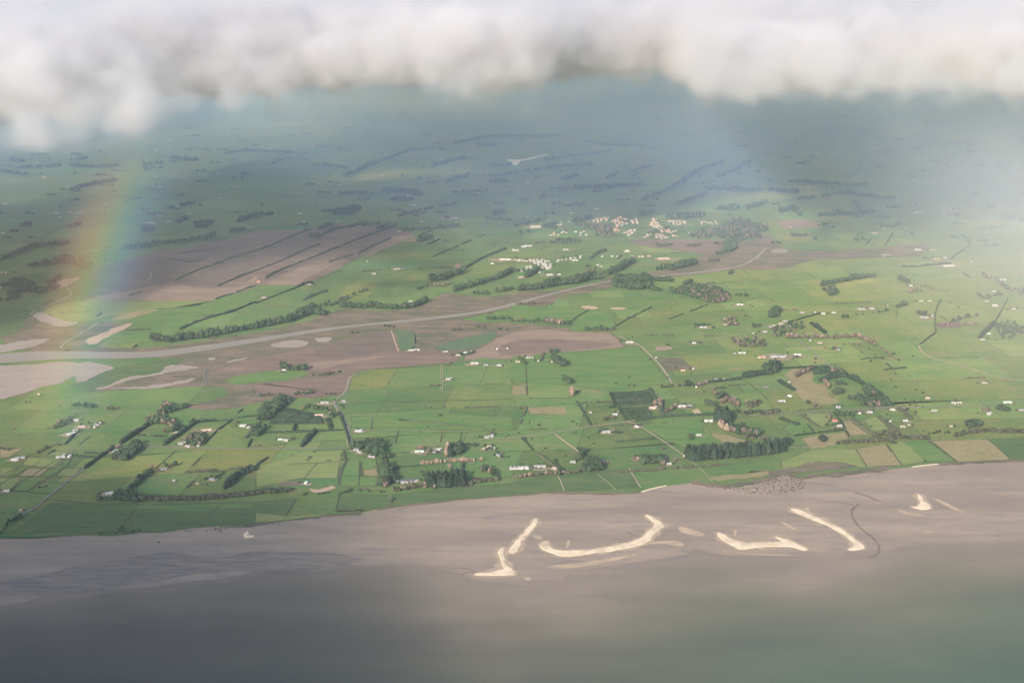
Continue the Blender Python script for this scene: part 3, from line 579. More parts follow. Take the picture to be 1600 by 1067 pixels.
# -- sandbars on the flats
WETSAND = mat('wet_sand', (.30, .235, .175), (.40, .30, .21), .03, .6, fine=.1)
def bar(s, label, m=SAND, h=.9, halo=14):
    P = smooth(pts(s), True, 2); P = rough_edge(densify(P, 7), 4.0, .06, 5)
    n = len(P); area = sum(P[i][0] * P[(i + 1) % n][1] - P[(i + 1) % n][0] * P[i][1] for i in range(n)); sg = 1 if area > 0 else -1
    Q = []
    for i in range(n):
        a, b = P[i - 1], P[(i + 1) % n]; dx, dy = b[0] - a[0], b[1] - a[1]; L = math.hypot(dx, dy) or 1; k = (.6 + 1.6 * abs(fr(P[i][0], P[i][1], .02, 31))) if abs(area) > 1500 else .05; Q.append((P[i][0] - sg * dy / L * k, P[i][1] + sg * dx / L * k))
    P0, P = P, Q
    for ring, (w0, mm) in enumerate(((11, WETSAND), (5, SAND2))):       # wet margins
        Q = []
        for i in range(n):
            a, b = P[i - 1], P[(i + 1) % n]; dx, dy = b[0] - a[0], b[1] - a[1]; L = math.hypot(dx, dy) or 1; k = w0 * (.45 + 1.5 * abs(fr(P[i][0], P[i][1], .018, ring)))
            Q.append((P[i][0] + sg * dy / L * k, P[i][1] - sg * dx / L * k))
        V = [(x, y, FLATZ + .26 + ring * .08) for x, y in Q] + [(x, y, FLATZ + .27 + ring * .08) for x, y in P]
        me = bpy.data.meshes.new('wet_sand'); me.from_pydata(V, [], [(i, (i + 1) % n, n + (i + 1) % n, n + i) for i in range(n)]); me.materials.append(mm)
        tag(link('wet_sand', me), 'damp margin of the ' + label, None, None, 'structure')
    bm = bmesh.new(); vs = [bm.verts.new((x, y, FLATZ + .05 + h)) for x, y in P]; f = bm.faces.new(vs)
    bm.normal_update()
    if f.normal.z < 0: f.normal_flip()
    r = bmesh.ops.extrude_edge_only(bm, edges=bm.edges[:]); nv = [v for v in r['geom'] if isinstance(v, bmesh.types.BMVert)]
    cx = sum(p[0] for p in P) / len(P)
    n = len(P); area = sum(P[i][0] * P[(i + 1) % n][1] - P[(i + 1) % n][0] * P[i][1] for i in range(n)); sg = 1 if area > 0 else -1
    idx = {}
    for i, v in enumerate(vs):
        a, b = P[i - 1], P[(i + 1) % n]; dx, dy = b[0] - a[0], b[1] - a[1]; L = math.hypot(dx, dy) or 1; idx[(round(P[i][0], 3), round(P[i][1], 3))] = (sg * dy / L, -sg * dx / L)
    for v in nv:
        k = idx.get((round(v.co.x, 3), round(v.co.y, 3)))
        if k: v.co.x += k[0] * 2.5; v.co.y += k[1] * 2.5
        v.co.z = FLATZ - .2
    me = bpy.data.meshes.new('sandbar'); bm.to_mesh(me); bm.free(); me.materials.append(m)
    return tag(link('sandbar', me), label, None, None, 'structure')
bar("R 905,148 918,150 915,175 870,225 830,275 826,305 800,312 780,300 800,282 835,232 880,185", 'thin hooked sandbar slanting towards the shore', SAND)
bar("R 740,292 768,284 755,312 765,345 785,375 832,408 760,412 640,412 620,405 700,397 755,388 762,370 735,325", 'forked sandbar shaped like a boot', SAND)
bar("R 1410,128 1460,145 1507,175 1495,195 1455,222 1425,264 1330,287 1200,307 1040,327 985,313 925,282 932,262 975,250 972,282 1040,302 1180,292 1330,264 1400,238 1432,205 1468,180 1440,152", 'longest bright sandbar curving like a bow')
bar("S 178,383 205,390 270,432 400,428 480,424 430,405 470,406 530,430 592,460 570,466 520,447 400,447 280,462 250,447 180,408", 'bright wavy sandbar with a hooked end')
bar("S 505,273 540,278 650,322 745,368 795,408 852,450 835,464 765,462 800,446 780,412 720,374 620,327 530,292", 'long slender sandbar slanting out to sea')
bar("S 1075,209 1100,213 1128,248 1150,275 1110,283 1050,268 1100,261 1106,245", 'small bright hook shaped sandbar')
bar("Q 1143,211 1150,212 1156,228 1180,235 1128,236", 'tiny pale sand cone alone on the mudflat', SAND, 3)
for i, (s, l) in enumerate((("S 1140,218 1200,238 1320,302 1270,287 1190,252", 'faint golden shoal beside the small hook'), ("S 985,274 1060,296 1145,308 1080,310 1020,298", 'faint shoal below the small hook'), ("S 0,352 60,368 130,392 100,402 40,392 0,376", 'faint golden shoal right of the bow'),
             ("S 450,328 500,345 552,380 510,366", 'faint shoal inside the slender bar'), ("S 165,462 250,470 350,480 575,486 450,490 280,478", 'pale underwater edge below the wavy bar'), ("R 1400,262 1500,250 1570,250 1600,268 1590,280 1500,262 1430,270", 'pale shoal at the foot of the bow'),
             ("R 940,370 1100,355 1300,325 1400,305 1300,340 1100,378 1000,380", 'pale underwater ridge off the bow'), ("S 560,270 600,272 590,290 660,305 590,298", 'thin shoal beside the slender bar'), ("S 1095,378 1130,375 1165,380 1130,386", 'tiny underwater shoal'),
             ("R 855,418 885,420 890,434 860,434", 'tiny shoal off the boot'), ("R 885,220 930,225 945,245 900,240", 'dull patch between two sandbars'), ("R 1055,250 1072,250 1060,290 1045,290", 'thin dull spit inside the bow'), ("S 252,370 266,370 262,405 250,400", 'thin spit above the wavy bar'))):
    sheet('shoal', pts(s), FLATZ + .06 + i * .015, SHOAL, l, sm=2)
WEED = mat('dark_wet_mud', (.160, .125, .10), (.195, .150, .12), .02, fine=.12)
for s, l, w1 in (("S 560,150 700,172 830,205 880,225 930,248", 'dark tidal channel near the coastal fields', 3), ("S 800,205 850,215 905,242", 'darker reach of the tidal channel', 5), ("S 820,255 785,280 790,320 830,370 890,410 915,450 905,485 870,495", 'dark tidal channel curling round the slender bar', 6), ("R 1330,213 1400,236", 'dark spit pointing at the bow', 4), ("R 1385,206 1425,214", 'short dark spit beside the bow', 3),
                 ("S 640,245 740,245 800,262", 'faint tidal channel', 3), ("R 510,385 580,375 640,395", 'dark ripple beside the boot', 3), ("R 570,410 600,392 640,400", 'dark curl beside the boot', 2.5)):
    ribbon('tidal_channel', pts(s), w1, FLATZ + .3, WEED, l, sm=2, wob=.6)
ribbon('beach', pts("R 1400,26 1440,12 1500,0 1515,-4"), 6, FLATZ + .4, SAND, 'pale beach strip beside the marsh point', sm=1)
ribbon('beach', pts("S 1062,87 1110,80 1180,73"), 7, FLATZ + .4, SAND, 'pale beach strip below the coastal fields', sm=1)
ribbon('beach', pts("R 60,128 100,128 160,112 260,96 400,80 540,66 700,50"), 2.5, FLATZ + .7, SAND2, 'thin sandy rim of the deep green field', sm=1)
ribbon('beach', pts("R 760,44 850,39 900,34 1200,36"), 3, FLATZ + .7, SAND2, 'thin sandy rim near the shore tracks', sm=1)

# ragged rim between the grass and the mud
def rim(s, wd, m, label, z, amp=8):
    P = densify(pts(s), 9, False); up = [(x + amp * .6 * fr(x, y, .04, 4), y + wd * (.35 + .9 * abs(fr(x, y, .03, 6))) + 3) for x, y in P]; dn = [(x, y - wd * (.15 + .8 * abs(fr(x, y, .035, 8)))) for x, y in P]
    Q = up + dn[::-1]; me = bpy.data.meshes.new('rim'); n = len(P)
    me.from_pydata([(x, y, z) for x, y in Q], [], [(i, i + 1, 2 * n - 2 - i, 2 * n - 1 - i) for i in range(n - 1)])
    if me.polygons[0].normal.z < 0: me.flip_normals()
    me.materials.append(m); return tag(link('rank_grass', me), label, None, None, 'structure')
rim("Q 0,237 100,237 230,233 330,226 440,222 520,228 655,210 740,213 800,205 850,198 900,188 1000,184", 9, GREEN2, 'ragged dark grass edge of the near shore fields', Z_LAND + .1)
rim("Q 1180,178 1260,165 1330,155 1400,151 1450,146 1530,136 1600,132 R 60,130 100,131", 12, MARSH, 'ragged brown grass edge beside the small shore thicket', Z_LAND + .1)
rim("R 180,110 250,97 330,88 400,80 470,74 540,64 620,56 720,50", 7, MARSH, 'ragged rim of the deep green coastal field', Z_LAND + .1)
rim("R 800,43 880,38 950,32 1040,34 1200,38 1290,35 1390,30", 10, MARSH, 'ragged rim between the shore tracks', Z_LAND + .1)
rim("S 60,160 130,172 200,176 290,166 400,150 480,118 560,142 640,128 760,122 860,104 960,96", 22, MARSH, 'brown rushes between rough ground and mudflat', Z_LAND + .1)
rim("S 1180,76 1260,72 1330,66 1440,64 1570,62 1700,60", 14, MARSH, 'brown rushes below the dry coastal strips', Z_LAND + .1)
MUD3 = mat('rippled_mud', (.165, .140, .122), (.265, .205, .158), .012, .6, (1, 6), c3=(.13, .118, .115), fine=.16)
sheet('rippled_mud', pts("Q -300,440 0,430 250,400 480,340 760,300 950,330 1200,290 1420,300 1600,310 1700,340 1580,372 1300,380 1000,402 700,440 400,470 200,490 0,500 -300,510"), FLATZ + .08, MUD3, 'rippled grey mud streaked with shallow water', sm=1, amp=26, escale=.008)

# low unkept hedgerows on some of the paddock edges
def hedgerows():
    V, Fc = [], []
    for p, q in edges:
        if p[1] > 6300 or rnd.random() > (.20 if p[1] < 4600 else .13): continue
        t0, t1 = sorted((rnd.random(), rnd.random())); t0 *= .6
        p, q = (p[0] + (q[0] - p[0]) * t0, p[1] + (q[1] - p[1]) * t0), (p[0] + (q[0] - p[0]) * t1, p[1] + (q[1] - p[1]) * t1)
        L = math.dist(p, q); n = int(L / 5)
        if n < 4: continue
        h0 = rnd.choice((2, 3, 4, 6))
        for i in range(n):
            t = i / n; x, y = p[0] + (q[0] - p[0]) * t, p[1] + (q[1] - p[1]) * t
            if fr(x, y, .02, 17) < -.15 or any(inside(x, y, e) for e in EXCL) or not inside(x, y, coast_land): continue
            v, f = ICO1; b = len(V); r = h0 * rnd.uniform(.4, .9)
            V += [(x + rnd.uniform(-1, 1) + a * r * 1.3, y + rnd.uniform(-1, 1) + c * r, Z_LAND + r * .6 + d * r * rnd.uniform(.8, 1.1)) for a, c, d in v]; Fc += [[k + b for k in g_] for g_ in f]
    me = bpy.data.meshes.new('hedgerows'); me.from_pydata(V, [], Fc); me.materials.append(LEAF['shrub']); tag(link('hedgerows', me), 'gappy low hedgerows along the paddock edges', None, None, 'stuff')
coast_land = coast + [(30000, 9000), (30000, 60000), (-30000, 60000), (-30000, 2600)]
hedgerows()
# ---------------------------------------------------------------- hedges
for s, w_, h, l, *mm in (
    ("E 1010,500 1100,440 1210,360", 9, 9, 'tall dark shelter hedge running up beside the white cottage'), ("E 1215,358 1300,350 1350,350", 7, 6, 'dark hedge bending away from the tall shelter hedge'), ("E 1358,347 1415,345", 7, 6, 'short dark hedge meeting the long slanting hedge'),
    ("E 1255,500 1340,410 1435,342", 4, 4, 'low straight hedge slanting behind the dark garden trees'), ("E 400,497 450,445 492,412", 4, 5, 'short dark hedge below the three barns'), ("E 742,490 840,425 920,372", 9, 8, 'dark hedge leading up to the wood with the round tan tree'),
    ("E 520,645 600,585 665,540", 9, 8, 'dark hedge beside the lane below the white house'), ("E 665,540 705,515", 8, 9, 'hedge end next to the tall white house'), ("E 1468,300 1500,280", 4, 4, 'tiny slanting hedge on the green slope'),
    ("E 1530,512 1552,462", 4, 4, 'tiny upright hedge beside the near field corner'), ("E 1462,332 1581,318 G 30,312", 4, 4, 'thin hedge line behind the near paddocks'), ("E 480,572 620,572", 7, 5, 'scalloped dark hedge beside the white barns'), ("E 520,546 610,548", 5, 4, 'thinner hedge behind the scalloped hedge'),
    ("E 285,560 340,530", 5, 4, 'short hedge among bare trees by the small grid'), ("E 1200,335 1165,360", 4, 3, 'short slanting hedge on the open meadow'), ("E 1290,668 1380,665 1375,680", 4, 4, 'hooked garden hedge in the near green field'), ("E 1330,700 1375,680", 4, 4, 'short garden hedge beside the hooked one'),
    ("G 0,425 200,418 400,412 538,405", 8, 4, 'long dark hedge crossing below the orchard'), ("G 280,510 325,455 368,412", 12, 9, 'thick dark shelter block standing alone in the paddock'), ("G 440,342 452,372 462,402", 9, 7, 'short thick hedge between orchard and road'), ("G 232,412 242,370", 7, 6, 'short thick hedge below the orchard'),
    ("G 160,362 210,330 262,308", 9, 5, 'slanting hedge inside the orchard'), ("G 312,352 345,320", 8, 5, 'short slanting hedge inside the orchard'), ("G 512,292 532,345 560,420 578,490", 7, 5, 'dark hedge hugging the bending road'), ("G -20,640 30,605 75,573", 6, 4, 'thin slanting hedge in the near paddock'), ("G 0,655 18,645", 6, 4, 'hedge stub in the near paddock'),
    ("G 845,640 930,632 1020,625", 4, 3.5, 'low dark hedge below the clay plot'), ("G 880,342 950,348", 5, 3, 'dense start of the scrubby fence line'), ("G 950,348 1100,362 1250,380 1300,382", 5, 2.5, 'scrubby fence line across the wide paddocks', OLIVE), ("G 812,548 950,545", 6, 3, 'dark hedge over the clay plot', OLIVE),
    ("H 637,481 760,470 897,457", 6, 4, 'straight clipped hedge alone in the bright paddock'), ("H 610,425 690,420", 5, 4, 'short hedge beside the long white farmhouse'), ("H 765,350 860,335 960,320 1100,315 1265,310", 9, 6, 'long dark shelter hedge leading to the dark pines'), ("H 1217,112 1320,100 1420,90", 9, 6, 'dark shelter hedge in front of the white sheds'),
    ("H 1430,80 1500,66 1581,56 I 30,56", 22, 11, 'broad dark shelterbelt on the hillside farm'), ("H 62,452 130,530", 6, 4, 'patchy hedge going down from the gravel lane'), ("H 150,545 220,600 285,645", 6, 4, 'lower patchy hedge by the clay lane farm', OLIVE), ("H 398,225 440,295 488,378", 5, 4, 'slanting hedge from the bare poplar to the lane'),
    ("H 605,178 640,248", 7, 6, 'dark edge hedge of the big orchard'), ("H 655,262 705,350", 6, 5, 'dark edge hedge of the striped orchard'), ("H 845,152 890,220 932,308", 8, 6, 'dark far hedge of the big orchard'), ("H 820,262 855,320", 8, 5, 'short hedge between orchard and red roofed house'), ("H 260,600 295,645", 6, 5, 'short dark hedge beside the shore cottage'),
    ("H 1310,180 1375,240", 5, 4, 'small slanting hedge by the orange thicket'), ("H 1258,148 1322,146", 9, 5, 'short broad hedge below the white sheds'), ("H 1335,132 1440,125", 7, 3, 'brownish hedge strip below the lane', OLIVE), ("H 405,515 490,590", 5, 4, 'hedge beside the farm with round trees'), ("H 690,405 755,455", 5, 4, 'loose hedge between lane and clipped hedge', OLIVE),
    ("I 160,441 290,425 470,404", 5, 4, 'dark hedge between paddock and golden field'), ("I 242,370 288,422", 4, 3, 'small hedge inside the paddock below the red roof'), ("I 202,312 262,350 318,382", 5, 3, 'small brown hedge above the red roofed farm', OLIVE), ("I 405,298 445,345 478,400", 4, 3.5, 'straight hedge beside the red roofed farm'),
    ("I 478,408 505,445", 4, 3.5, 'short hedge between the golden fields'), ("I 85,25 180,18 275,10", 5, 4, 'thin dark hedge along the hilltop'), ("I 283,60 340,48 432,42", 20, 12, 'broad dark shelter block on the hillside'), ("I 318,105 400,78 480,72 540,95 588,125", 16, 11, 'curved dark shelterbelt on the hillside'),
    ("I 515,335 560,375 610,410 650,432", 15, 6, 'thick olive hedge beside the golden field', OLIVE), ("I 685,325 740,370 800,412", 14, 6, 'second thick olive hedge near the coast road', OLIVE), ("I 802,275 845,300 885,340", 11, 6, 'third olive hedge behind the white cottage', OLIVE), ("I 90,515 170,512 255,510", 7, 4, 'loose hedge behind the end of the pine belt', OLIVE),
    ("I 60,100 110,130 165,162", 12, 8, 'dark hedge running down from the hilltop trees'), ("I 75,335 130,355 190,375", 12, 8, 'dark wedge of hedge in the shaded paddocks'), ("I 0,300 40,290 75,290", 8, 5, 'dark hedge stub beside the coast road'),
    ("D 262,695 310,725 358,758", 14, 9, 'thick dark hedge slanting beside the hamlet'), ("D 1070,545 1035,610 1028,715 1040,750", 4, 4, 'thin bent hedge on the lime hillside'), ("D 1035,752 990,785 930,830", 4, 4, 'lower part of the bent hedge meeting the clay road'), ("D 1480,545 1440,620 1400,690", 4, 4, 'thin hedge in the veil of rain'),
    ("D 1400,690 1350,740 1305,785", 13, 8, 'dark shelterbelt beside the rain veiled house'), ("D 770,140 742,185 716,216", 4, 4, 'thin far hedge behind the brown marsh'), ("D 640,165 600,217", 4, 3, 'thinner far hedge behind the brown marsh'), ("D 712,982 780,975 855,970", 8, 4, 'short flat hedge in the open green field'), ("D 572,918 650,910 720,905", 4, 3, 'thin short hedge in the open green field'),
    ("D 125,692 220,662 328,632", 4, 4, 'hedge behind the hamlet barns'), ("D 75,975 200,970 380,965", 5, 4, 'hedge over the tan hillside'), ("D 1125,300 1165,268 1198,245", 6, 4, 'dim hedge beside the long far shed'), ("D 1198,245 1245,215 1240,175 1170,140", 4, 3, 'dim curling hedge in the rain'),
    ("D 825,345 900,348 1000,335 1130,325", 9, 6, 'bushy hedge running to the long far shed'), ("C 342,705 400,655 480,610", 4, 3, 'thin hedge between bright far paddocks'), ("C 630,718 740,655 862,595", 4, 3, 'straight thin hedge across bright paddocks'), ("C 970,668 1060,635", 4, 3, 'thin hedge across the hill paddocks'), ("C 1100,622 1210,578", 4, 3, 'upper thin hedge across the hill paddocks'),
    ("C 480,300 530,262 580,245", 14, 9, 'dark sloping shelterbelt inside the village'), ("C 650,300 678,275", 6, 5, 'short dark hedge beside village gardens'), ("B 290,552 360,520 440,495", 12, 7, 'thick short hedge alone on the green slope'), ("B 0,572 130,520 260,472", 5, 4, 'long hedge under the ploughed field'), ("B 1060,210 1140,172", 7, 6, 'short dark hedge beside the far orange roof'),
    ("B 1000,165 1060,130 1130,100", 7, 6, 'dark hedge at the tip of the ploughed field'), ("B 1085,287 1170,250 1255,217", 5, 4, 'slanting hedge in the far green fields'), ("B 1268,208 1330,182", 7, 5, 'middle piece of the slanting far hedge'), ("B 1368,165 1420,150", 7, 5, 'last piece of the slanting far hedge'), ("B 1280,362 1400,292 1540,235", 11, 9, 'dark slanting shelterbelt leading to the village'),
    ("B 60,418 110,385 300,310 460,245 620,180 750,130 850,100", 6, 6, 'longest dark hedge across the ploughed land'), ("B 0,245 90,215 250,145 340,112", 5, 5, 'upper dark hedge across the ploughed land'), ("A 1078,432 1200,375 1330,328 1450,285 1581,248", 5, 5, 'first dark hedge of the ploughed land, nearest the sea'),
    ("A 1340,467 1460,415 1581,370 B 200,292 300,240 400,205", 5, 5, 'middle dark hedge across the ploughed land'), ("A 785,527 880,500", 5, 4, 'hedge stub in the pale front of the ploughed field'), ("B 450,318 560,280 600,272", 7, 4, 'short hedge inside the pale ploughed strip'), ("B 630,265 720,215 830,170", 5, 4, 'dotted hedge inside the pale ploughed strip'),
    ("A 1110,262 1200,250 1330,245", 5, 4, 'thin hedge at the back of the ploughed land'), ("A 1020,292 1150,315 1260,305", 5, 3, 'thin curved hedge in the ploughed land'), ("B 400,150 500,110 610,95", 12, 8, 'broad hedge at the shaded end of the ploughed land'),
    ("A 1460,502 1581,462", 5, 5, 'dark hedge between soil and meadow'), ("A 1330,547 1380,528 1440,512", 6, 5, 'lower hedge between soil and meadow'), ("B 250,475 300,452 350,440", 6, 6, 'hedge beside the small far cottage'), ("A 1110,733 1220,685 1330,650", 8, 7, 'dark hedge climbing from the estuary trees'), ("A 1330,650 1430,625 1581,562", 6, 5, 'upper hedge climbing from the estuary trees'),
    ("A 1205,655 1300,650 1350,645", 5, 4, 'small bare hedge on the meadow', OLIVE), ("B 45,590 130,592 222,597", 6, 3, 'brown hedge strip on the meadow', OLIVE), ("B 390,415 470,385 530,365", 8, 4, 'loose olive hedge below the ploughed field', OLIVE)):
    hedge(s, w_ * 1.0, h, l, mm[0] if mm else None, sm=1 if len(s.split()) > 4 else 0)

# orchard rows: long thin leafy rows under the shelter hedges
def orchard(s, n, wd, h, label, m, soil, along=(0, 1)):
    q = pts(s)                                   # four corners: a b (first row) d c (last row)
    a, b, c, d = q
    e = bpy.data.objects.new('orchard', None); COL.objects.link(e); ox, oy = (a[0] + c[0]) / 2, (a[1] + c[1]) / 2; e.location = (ox, oy, Z_LAND); e.empty_display_size = 5
    tag(e, label, 'orchard')
    me = bpy.data.meshes.new('soil'); me.from_pydata([(x - ox, y - oy, .45) for x, y in q], [], [(0, 1, 2, 3)]); me.materials.append(soil)
    if me.polygons[0].normal.z < 0: me.flip_normals()
    link('soil', me, e)
    for i in range(n):
        t = (i + .5) / n; p0 = (a[0] + (d[0] - a[0]) * t, a[1] + (d[1] - a[1]) * t); p1 = (b[0] + (c[0] - b[0]) * t, b[1] + (c[1] - b[1]) * t)
        hh = hedge([(p0[0], p0[1]), (p1[0], p1[1])], wd, h, None, m, name='row_of_trees')
        for k in ('category',):
            if k in hh: del hh[k]
        for v in hh.data.vertices: v.co.x -= ox; v.co.y -= oy; v.co.z -= Z_LAND
        hh.parent = e
orchard("H 615,178 850,158 893,242 650,262", 16, 4.2, 3.4, 'big dark rectangular orchard inside tall hedges', HEDGE, DARKSOIL)
orchard("H 672,268 818,262 850,325 712,348", 9, 3.0, 3.0, 'small striped orchard below the big dark one', HEDGE, GREEN2)
orchard("G 75,368 420,368 400,312 170,262", 13, 4.0, 3.2, 'dark orchard behind the long hedge, left of the bending road'.replace(', left of', ' beside'), HEDGE, DARKSOIL)

# ---------------------------------------------------------------- trees
BR = ['broadleaf', 'broadleaf', 'broadleaf', 'pine']
row('broadleaf', "A 945,805 1050,815 1150,800 1300,780 1450,752 1581,730", 11, 19, 'dark tree in the long belt along the estuary bank', rows=2, mix=BR, wf=.8)
row('broadleaf', "B 0,730 100,710 240,680 330,640 420,650", 11, 19, 'dark tree in the belt along the estuary bank, upper half', rows=2, mix=BR, wf=.8)
row('broadleaf', "B 250,640 340,605 450,585", 12, 16, 'dark tree in the spur above the estuary belt', rows=1, mix=BR)
row('broadleaf', "B 460,590 520,560 580,540", 12, 11, 'small tree in the thin line above the river bend')
row('broadleaf', "B 605,525 640,508 688,492", 14, 11, 'tree in the short line on the open slope')
row('broadleaf', "B 530,598 620,605 700,600 760,605 860,610", 11, 17, 'dark tree in the rounded grove on the marsh edge', rows=2, wf=.9)
row('broadleaf', "B 870,608 940,605 1000,590 1050,560", 11, 18, 'dark tree in the grove with a hidden cottage', rows=2, mix=BR)
row('broadleaf', "B 1000,490 1075,460", 12, 9, 'small tree in the low line above the marsh')
row('broadleaf', "B 1090,440 1150,430 1200,410 1270,390", 11, 20, 'tall dark tree in the clump behind the tan round tree', rows=2, mix=BR)
row('bare', "B 1080,470 1150,472 1200,455", 12, 14, 'bare tree below the tall dark clump', rows=1)
row('broadleaf', "B 1225,500 1300,480 1400,450 1500,420 1581,380", 12, 17, 'dark tree in the sloping belt over the marsh', rows=2, wf=.9)
row('broadleaf', "B 1345,515 1420,520 1500,505 1581,490", 12, 15, 'dark tree in the low belt on the marsh edge')
row('broadleaf', "C 45,495 130,490 220,475", 10, 19, 'dark tree in the first grove on the marsh edge below the village', rows=2)
row('broadleaf', "C 225,475 300,460 400,450 470,430", 10, 23, 'big dark tree in the second grove below the village', rows=3)
row('broadleaf', "C 490,430 545,425", 10, 17, 'dark tree at the end of the groves below the village', rows=1)
row('broadleaf', "C 590,400 650,375 700,345 745,325", 11, 20, 'dark tree in the steep grove beside the village gardens', rows=2)
row('broadleaf', "C 895,370 940,362", 9, 19, 'dark tree standing before the broad riverside grove', rows=1, mix=['pine'])
row('broadleaf', "C 970,368 1050,352 1130,335", 9, 19, 'dark tree in the broad riverside grove', rows=3)
wood('broadleaf', "C 622,470 640,432 720,425 800,412 850,425 862,480 780,490 700,488", 12, 19, 'dark tree in the square grove across the river from the village')
row('broadleaf', "C 870,438 930,435 985,440", 10, 14, 'tree in the low thicket behind the square grove', rows=2)
row('broadleaf', "C 860,490 920,497", 10, 12, 'tree between the square grove and white farm')
wood('broadleaf', "C 945,500 1060,478 1150,465 1290,485 1320,505 1350,540 1250,565 1180,555 1060,525", 11, 12, 'low dark tree in the spreading wood around the white farm', mix=['broadleaf', 'broadleaf', 'bare'])
row('broadleaf', "C 1060,460 1100,455", 9, 16, 'tree beside the spreading wood', rows=2)
wood('bare', "C 1180,555 1330,530 1350,552 1300,575 1200,572", 11, 11, 'bare tree at the edge of the spreading wood')
wood('broadleaf', "K 560,400 700,340 860,330 1000,300 1050,220 1180,160 1330,190 1420,240 1581,260 1581,330 1400,430 1200,460 1000,420 850,420 700,430", 15, 12, 'tree in the mixed wood beside the town', mix=['broadleaf', 'broadleaf', 'bare', 'bare'], keep=.95)
row('broadleaf', "K 345,185 500,180 620,175 760,165", 14, 15, 'dark tree in the line behind the town', mix=['broadleaf', 'broadleaf', 'bare'], rows=2)
wood('bare', "J 760,230 1000,240 1230,260 1240,380 1380,410 1200,410 1050,400 980,330 800,280", 14, 11, 'bare tree in the thicket beside the town houses', mix=['bare', 'bare', 'broadleaf'], keep=.9)
row('broadleaf', "J 765,222 830,205 900,195 960,185", 11, 17, 'dark pine in the line behind the town thicket', mix=['pine'], rows=2)
row('broadleaf', "J 390,280 470,300 520,310", 13, 11, 'tree around the long white hall', rows=2, mix=['broadleaf', 'bare'])
row('broadleaf', "J 300,490 420,475 620,490 800,475", 15, 9, 'tree in the low line between village and town', mix=['broadleaf', 'bare'], rows=2)
row('bare', "J 200,540 300,550 410,540", 14, 8, 'bare tree over the village paddock')
wood('broadleaf', "C 1305,255 1320,210 1350,180 1385,215 1370,245 1330,270", 10, 16, 'dark tree in the clump at the foot of the town wood')
row('broadleaf', "C 1265,268 1300,262", 10, 11, 'small tree beside the clump at the town wood', rows=2)
row('shrub', "C 1215,312 1275,310", 12, 9, 'bush in the marsh below the town wood')
row('broadleaf', "J 900,780 970,770", 11, 9, 'garden tree by the village edge', rows=1); wood('bare', "J 900,800 1050,780 1180,850 1050,880 900,850", 14, 8, 'bare tree in the rough ground by the village', mix=['bare', 'shrub'])
row('broadleaf', "C 85,415 120,395 150,380", 10, 16, 'dark tree in the clump under the white roofed village', rows=3)
row('broadleaf', "C 0,372 60,375 100,372", 12, 8, 'garden tree along the front of the white roofed village', rows=2)
row('broadleaf', "C 0,290 60,300 130,300 260,290 400,285 440,270", 16, 7, 'garden tree along the street of the white roofed village', mix=['broadleaf', 'bare'])
row('bare', "C 0,685 80,688", 10, 12, 'bare tree in the row on the far marsh edge', mix=['bare', 'broadleaf']); row('broadleaf', "C 110,690 180,692", 10, 13, 'tree in the second clump on the far marsh edge')
row('bare', "C 200,690 260,700 350,712", 9, 14, 'grey tree in the long clump on the far marsh edge', mix=['bare', 'broadleaf', 'bare'], rows=2)
row('broadleaf', "C 455,740 540,735 600,742 630,738", 10, 12, 'dark tree in the clump behind the reddish field')
row('bare', "C 20,580 100,578 160,575 240,580", 12, 10, 'bare tree in the row beside the far river bank', mix=['bare', 'shrub'])
row('broadleaf', "B 1430,675 1500,672 1555,675", 10, 13, 'dark tree in the row on the bright far bank', rows=1)
row('shrub', "B 790,715 850,720", 12, 8, 'bush on the near river bank'); row('shrub', "B 600,755 650,758", 12, 9, 'bush beside the brown field near the river')
row('shrub', "B 1220,740 1250,738", 12, 9, 'bush beside the crop fields'); row('shrub', "B 1375,720 1410,728", 12, 9, 'lone bush clump in the marsh'); row('shrub', "B 1510,735 1545,738", 12, 9, 'bush clump near the reddish field')
row('broadleaf', "B 155,975 200,985 260,985 300,985", 10, 15, 'dark tree around the farm on the marsh edge', rows=2); row('shrub', "B 350,1015 395,1018 510,1000", 12, 8, 'bush below the farm on the marsh edge')
row('broadleaf', "B 1240,890 1290,895 1340,880", 11, 8, 'garden tree by the farm in the red soil', rows=1)
# hillside, upper part of the plain on the right hand
row('broadleaf', "D 330,465 400,450 460,440", 10, 14, 'dark tree in the slanting row on the open hill', rows=2); row('broadleaf', "D 470,442 520,430 550,425", 10, 15, 'dark tree in the middle of the slanting row', rows=2); row('broadleaf', "D 570,425 610,415 655,412", 10, 13, 'dark tree at the top of the slanting row', rows=2)
wood('broadleaf', "D 340,495 390,475 435,505 420,525 370,525", 11, 14, 'dark tree in the round clump below the slanting row', mix=['broadleaf', 'bare'])
row('broadleaf', "D 812,425 840,438 865,450", 10, 13, 'tree in the small clump beside hill farms', rows=2); row('bare', "D 870,510 900,500 940,500", 10, 12, 'bare tree around the hill farm', rows=2)
row('bare', "D 940,470 975,478", 10, 11, 'pale bare tree on the hill'); row('bare', "D 990,485 1035,495", 10, 10, 'grey bare tree on the hill')
row('broadleaf', "D 795,600 840,590", 9, 14, 'dark tree in the lone clump over the yellow slope', rows=2); row('broadleaf', "D 930,640 970,650", 9, 12, 'dark tree beside the grey shed on the hill', rows=2)
row('broadleaf', "D 550,645 620,640 680,632 740,620", 15, 8, 'small tree in the spaced row on the hill')
row('broadleaf', "D 445,660 490,665", 9, 12, 'dark tree in the clump beside the hamlet', rows=1)
wood('broadleaf', "D 0,640 40,610 70,625 60,660 10,670", 11, 15, 'dark tree behind the hamlet'); row('bare', "D 80,618 170,620", 11, 10, 'bare tree behind the hamlet')
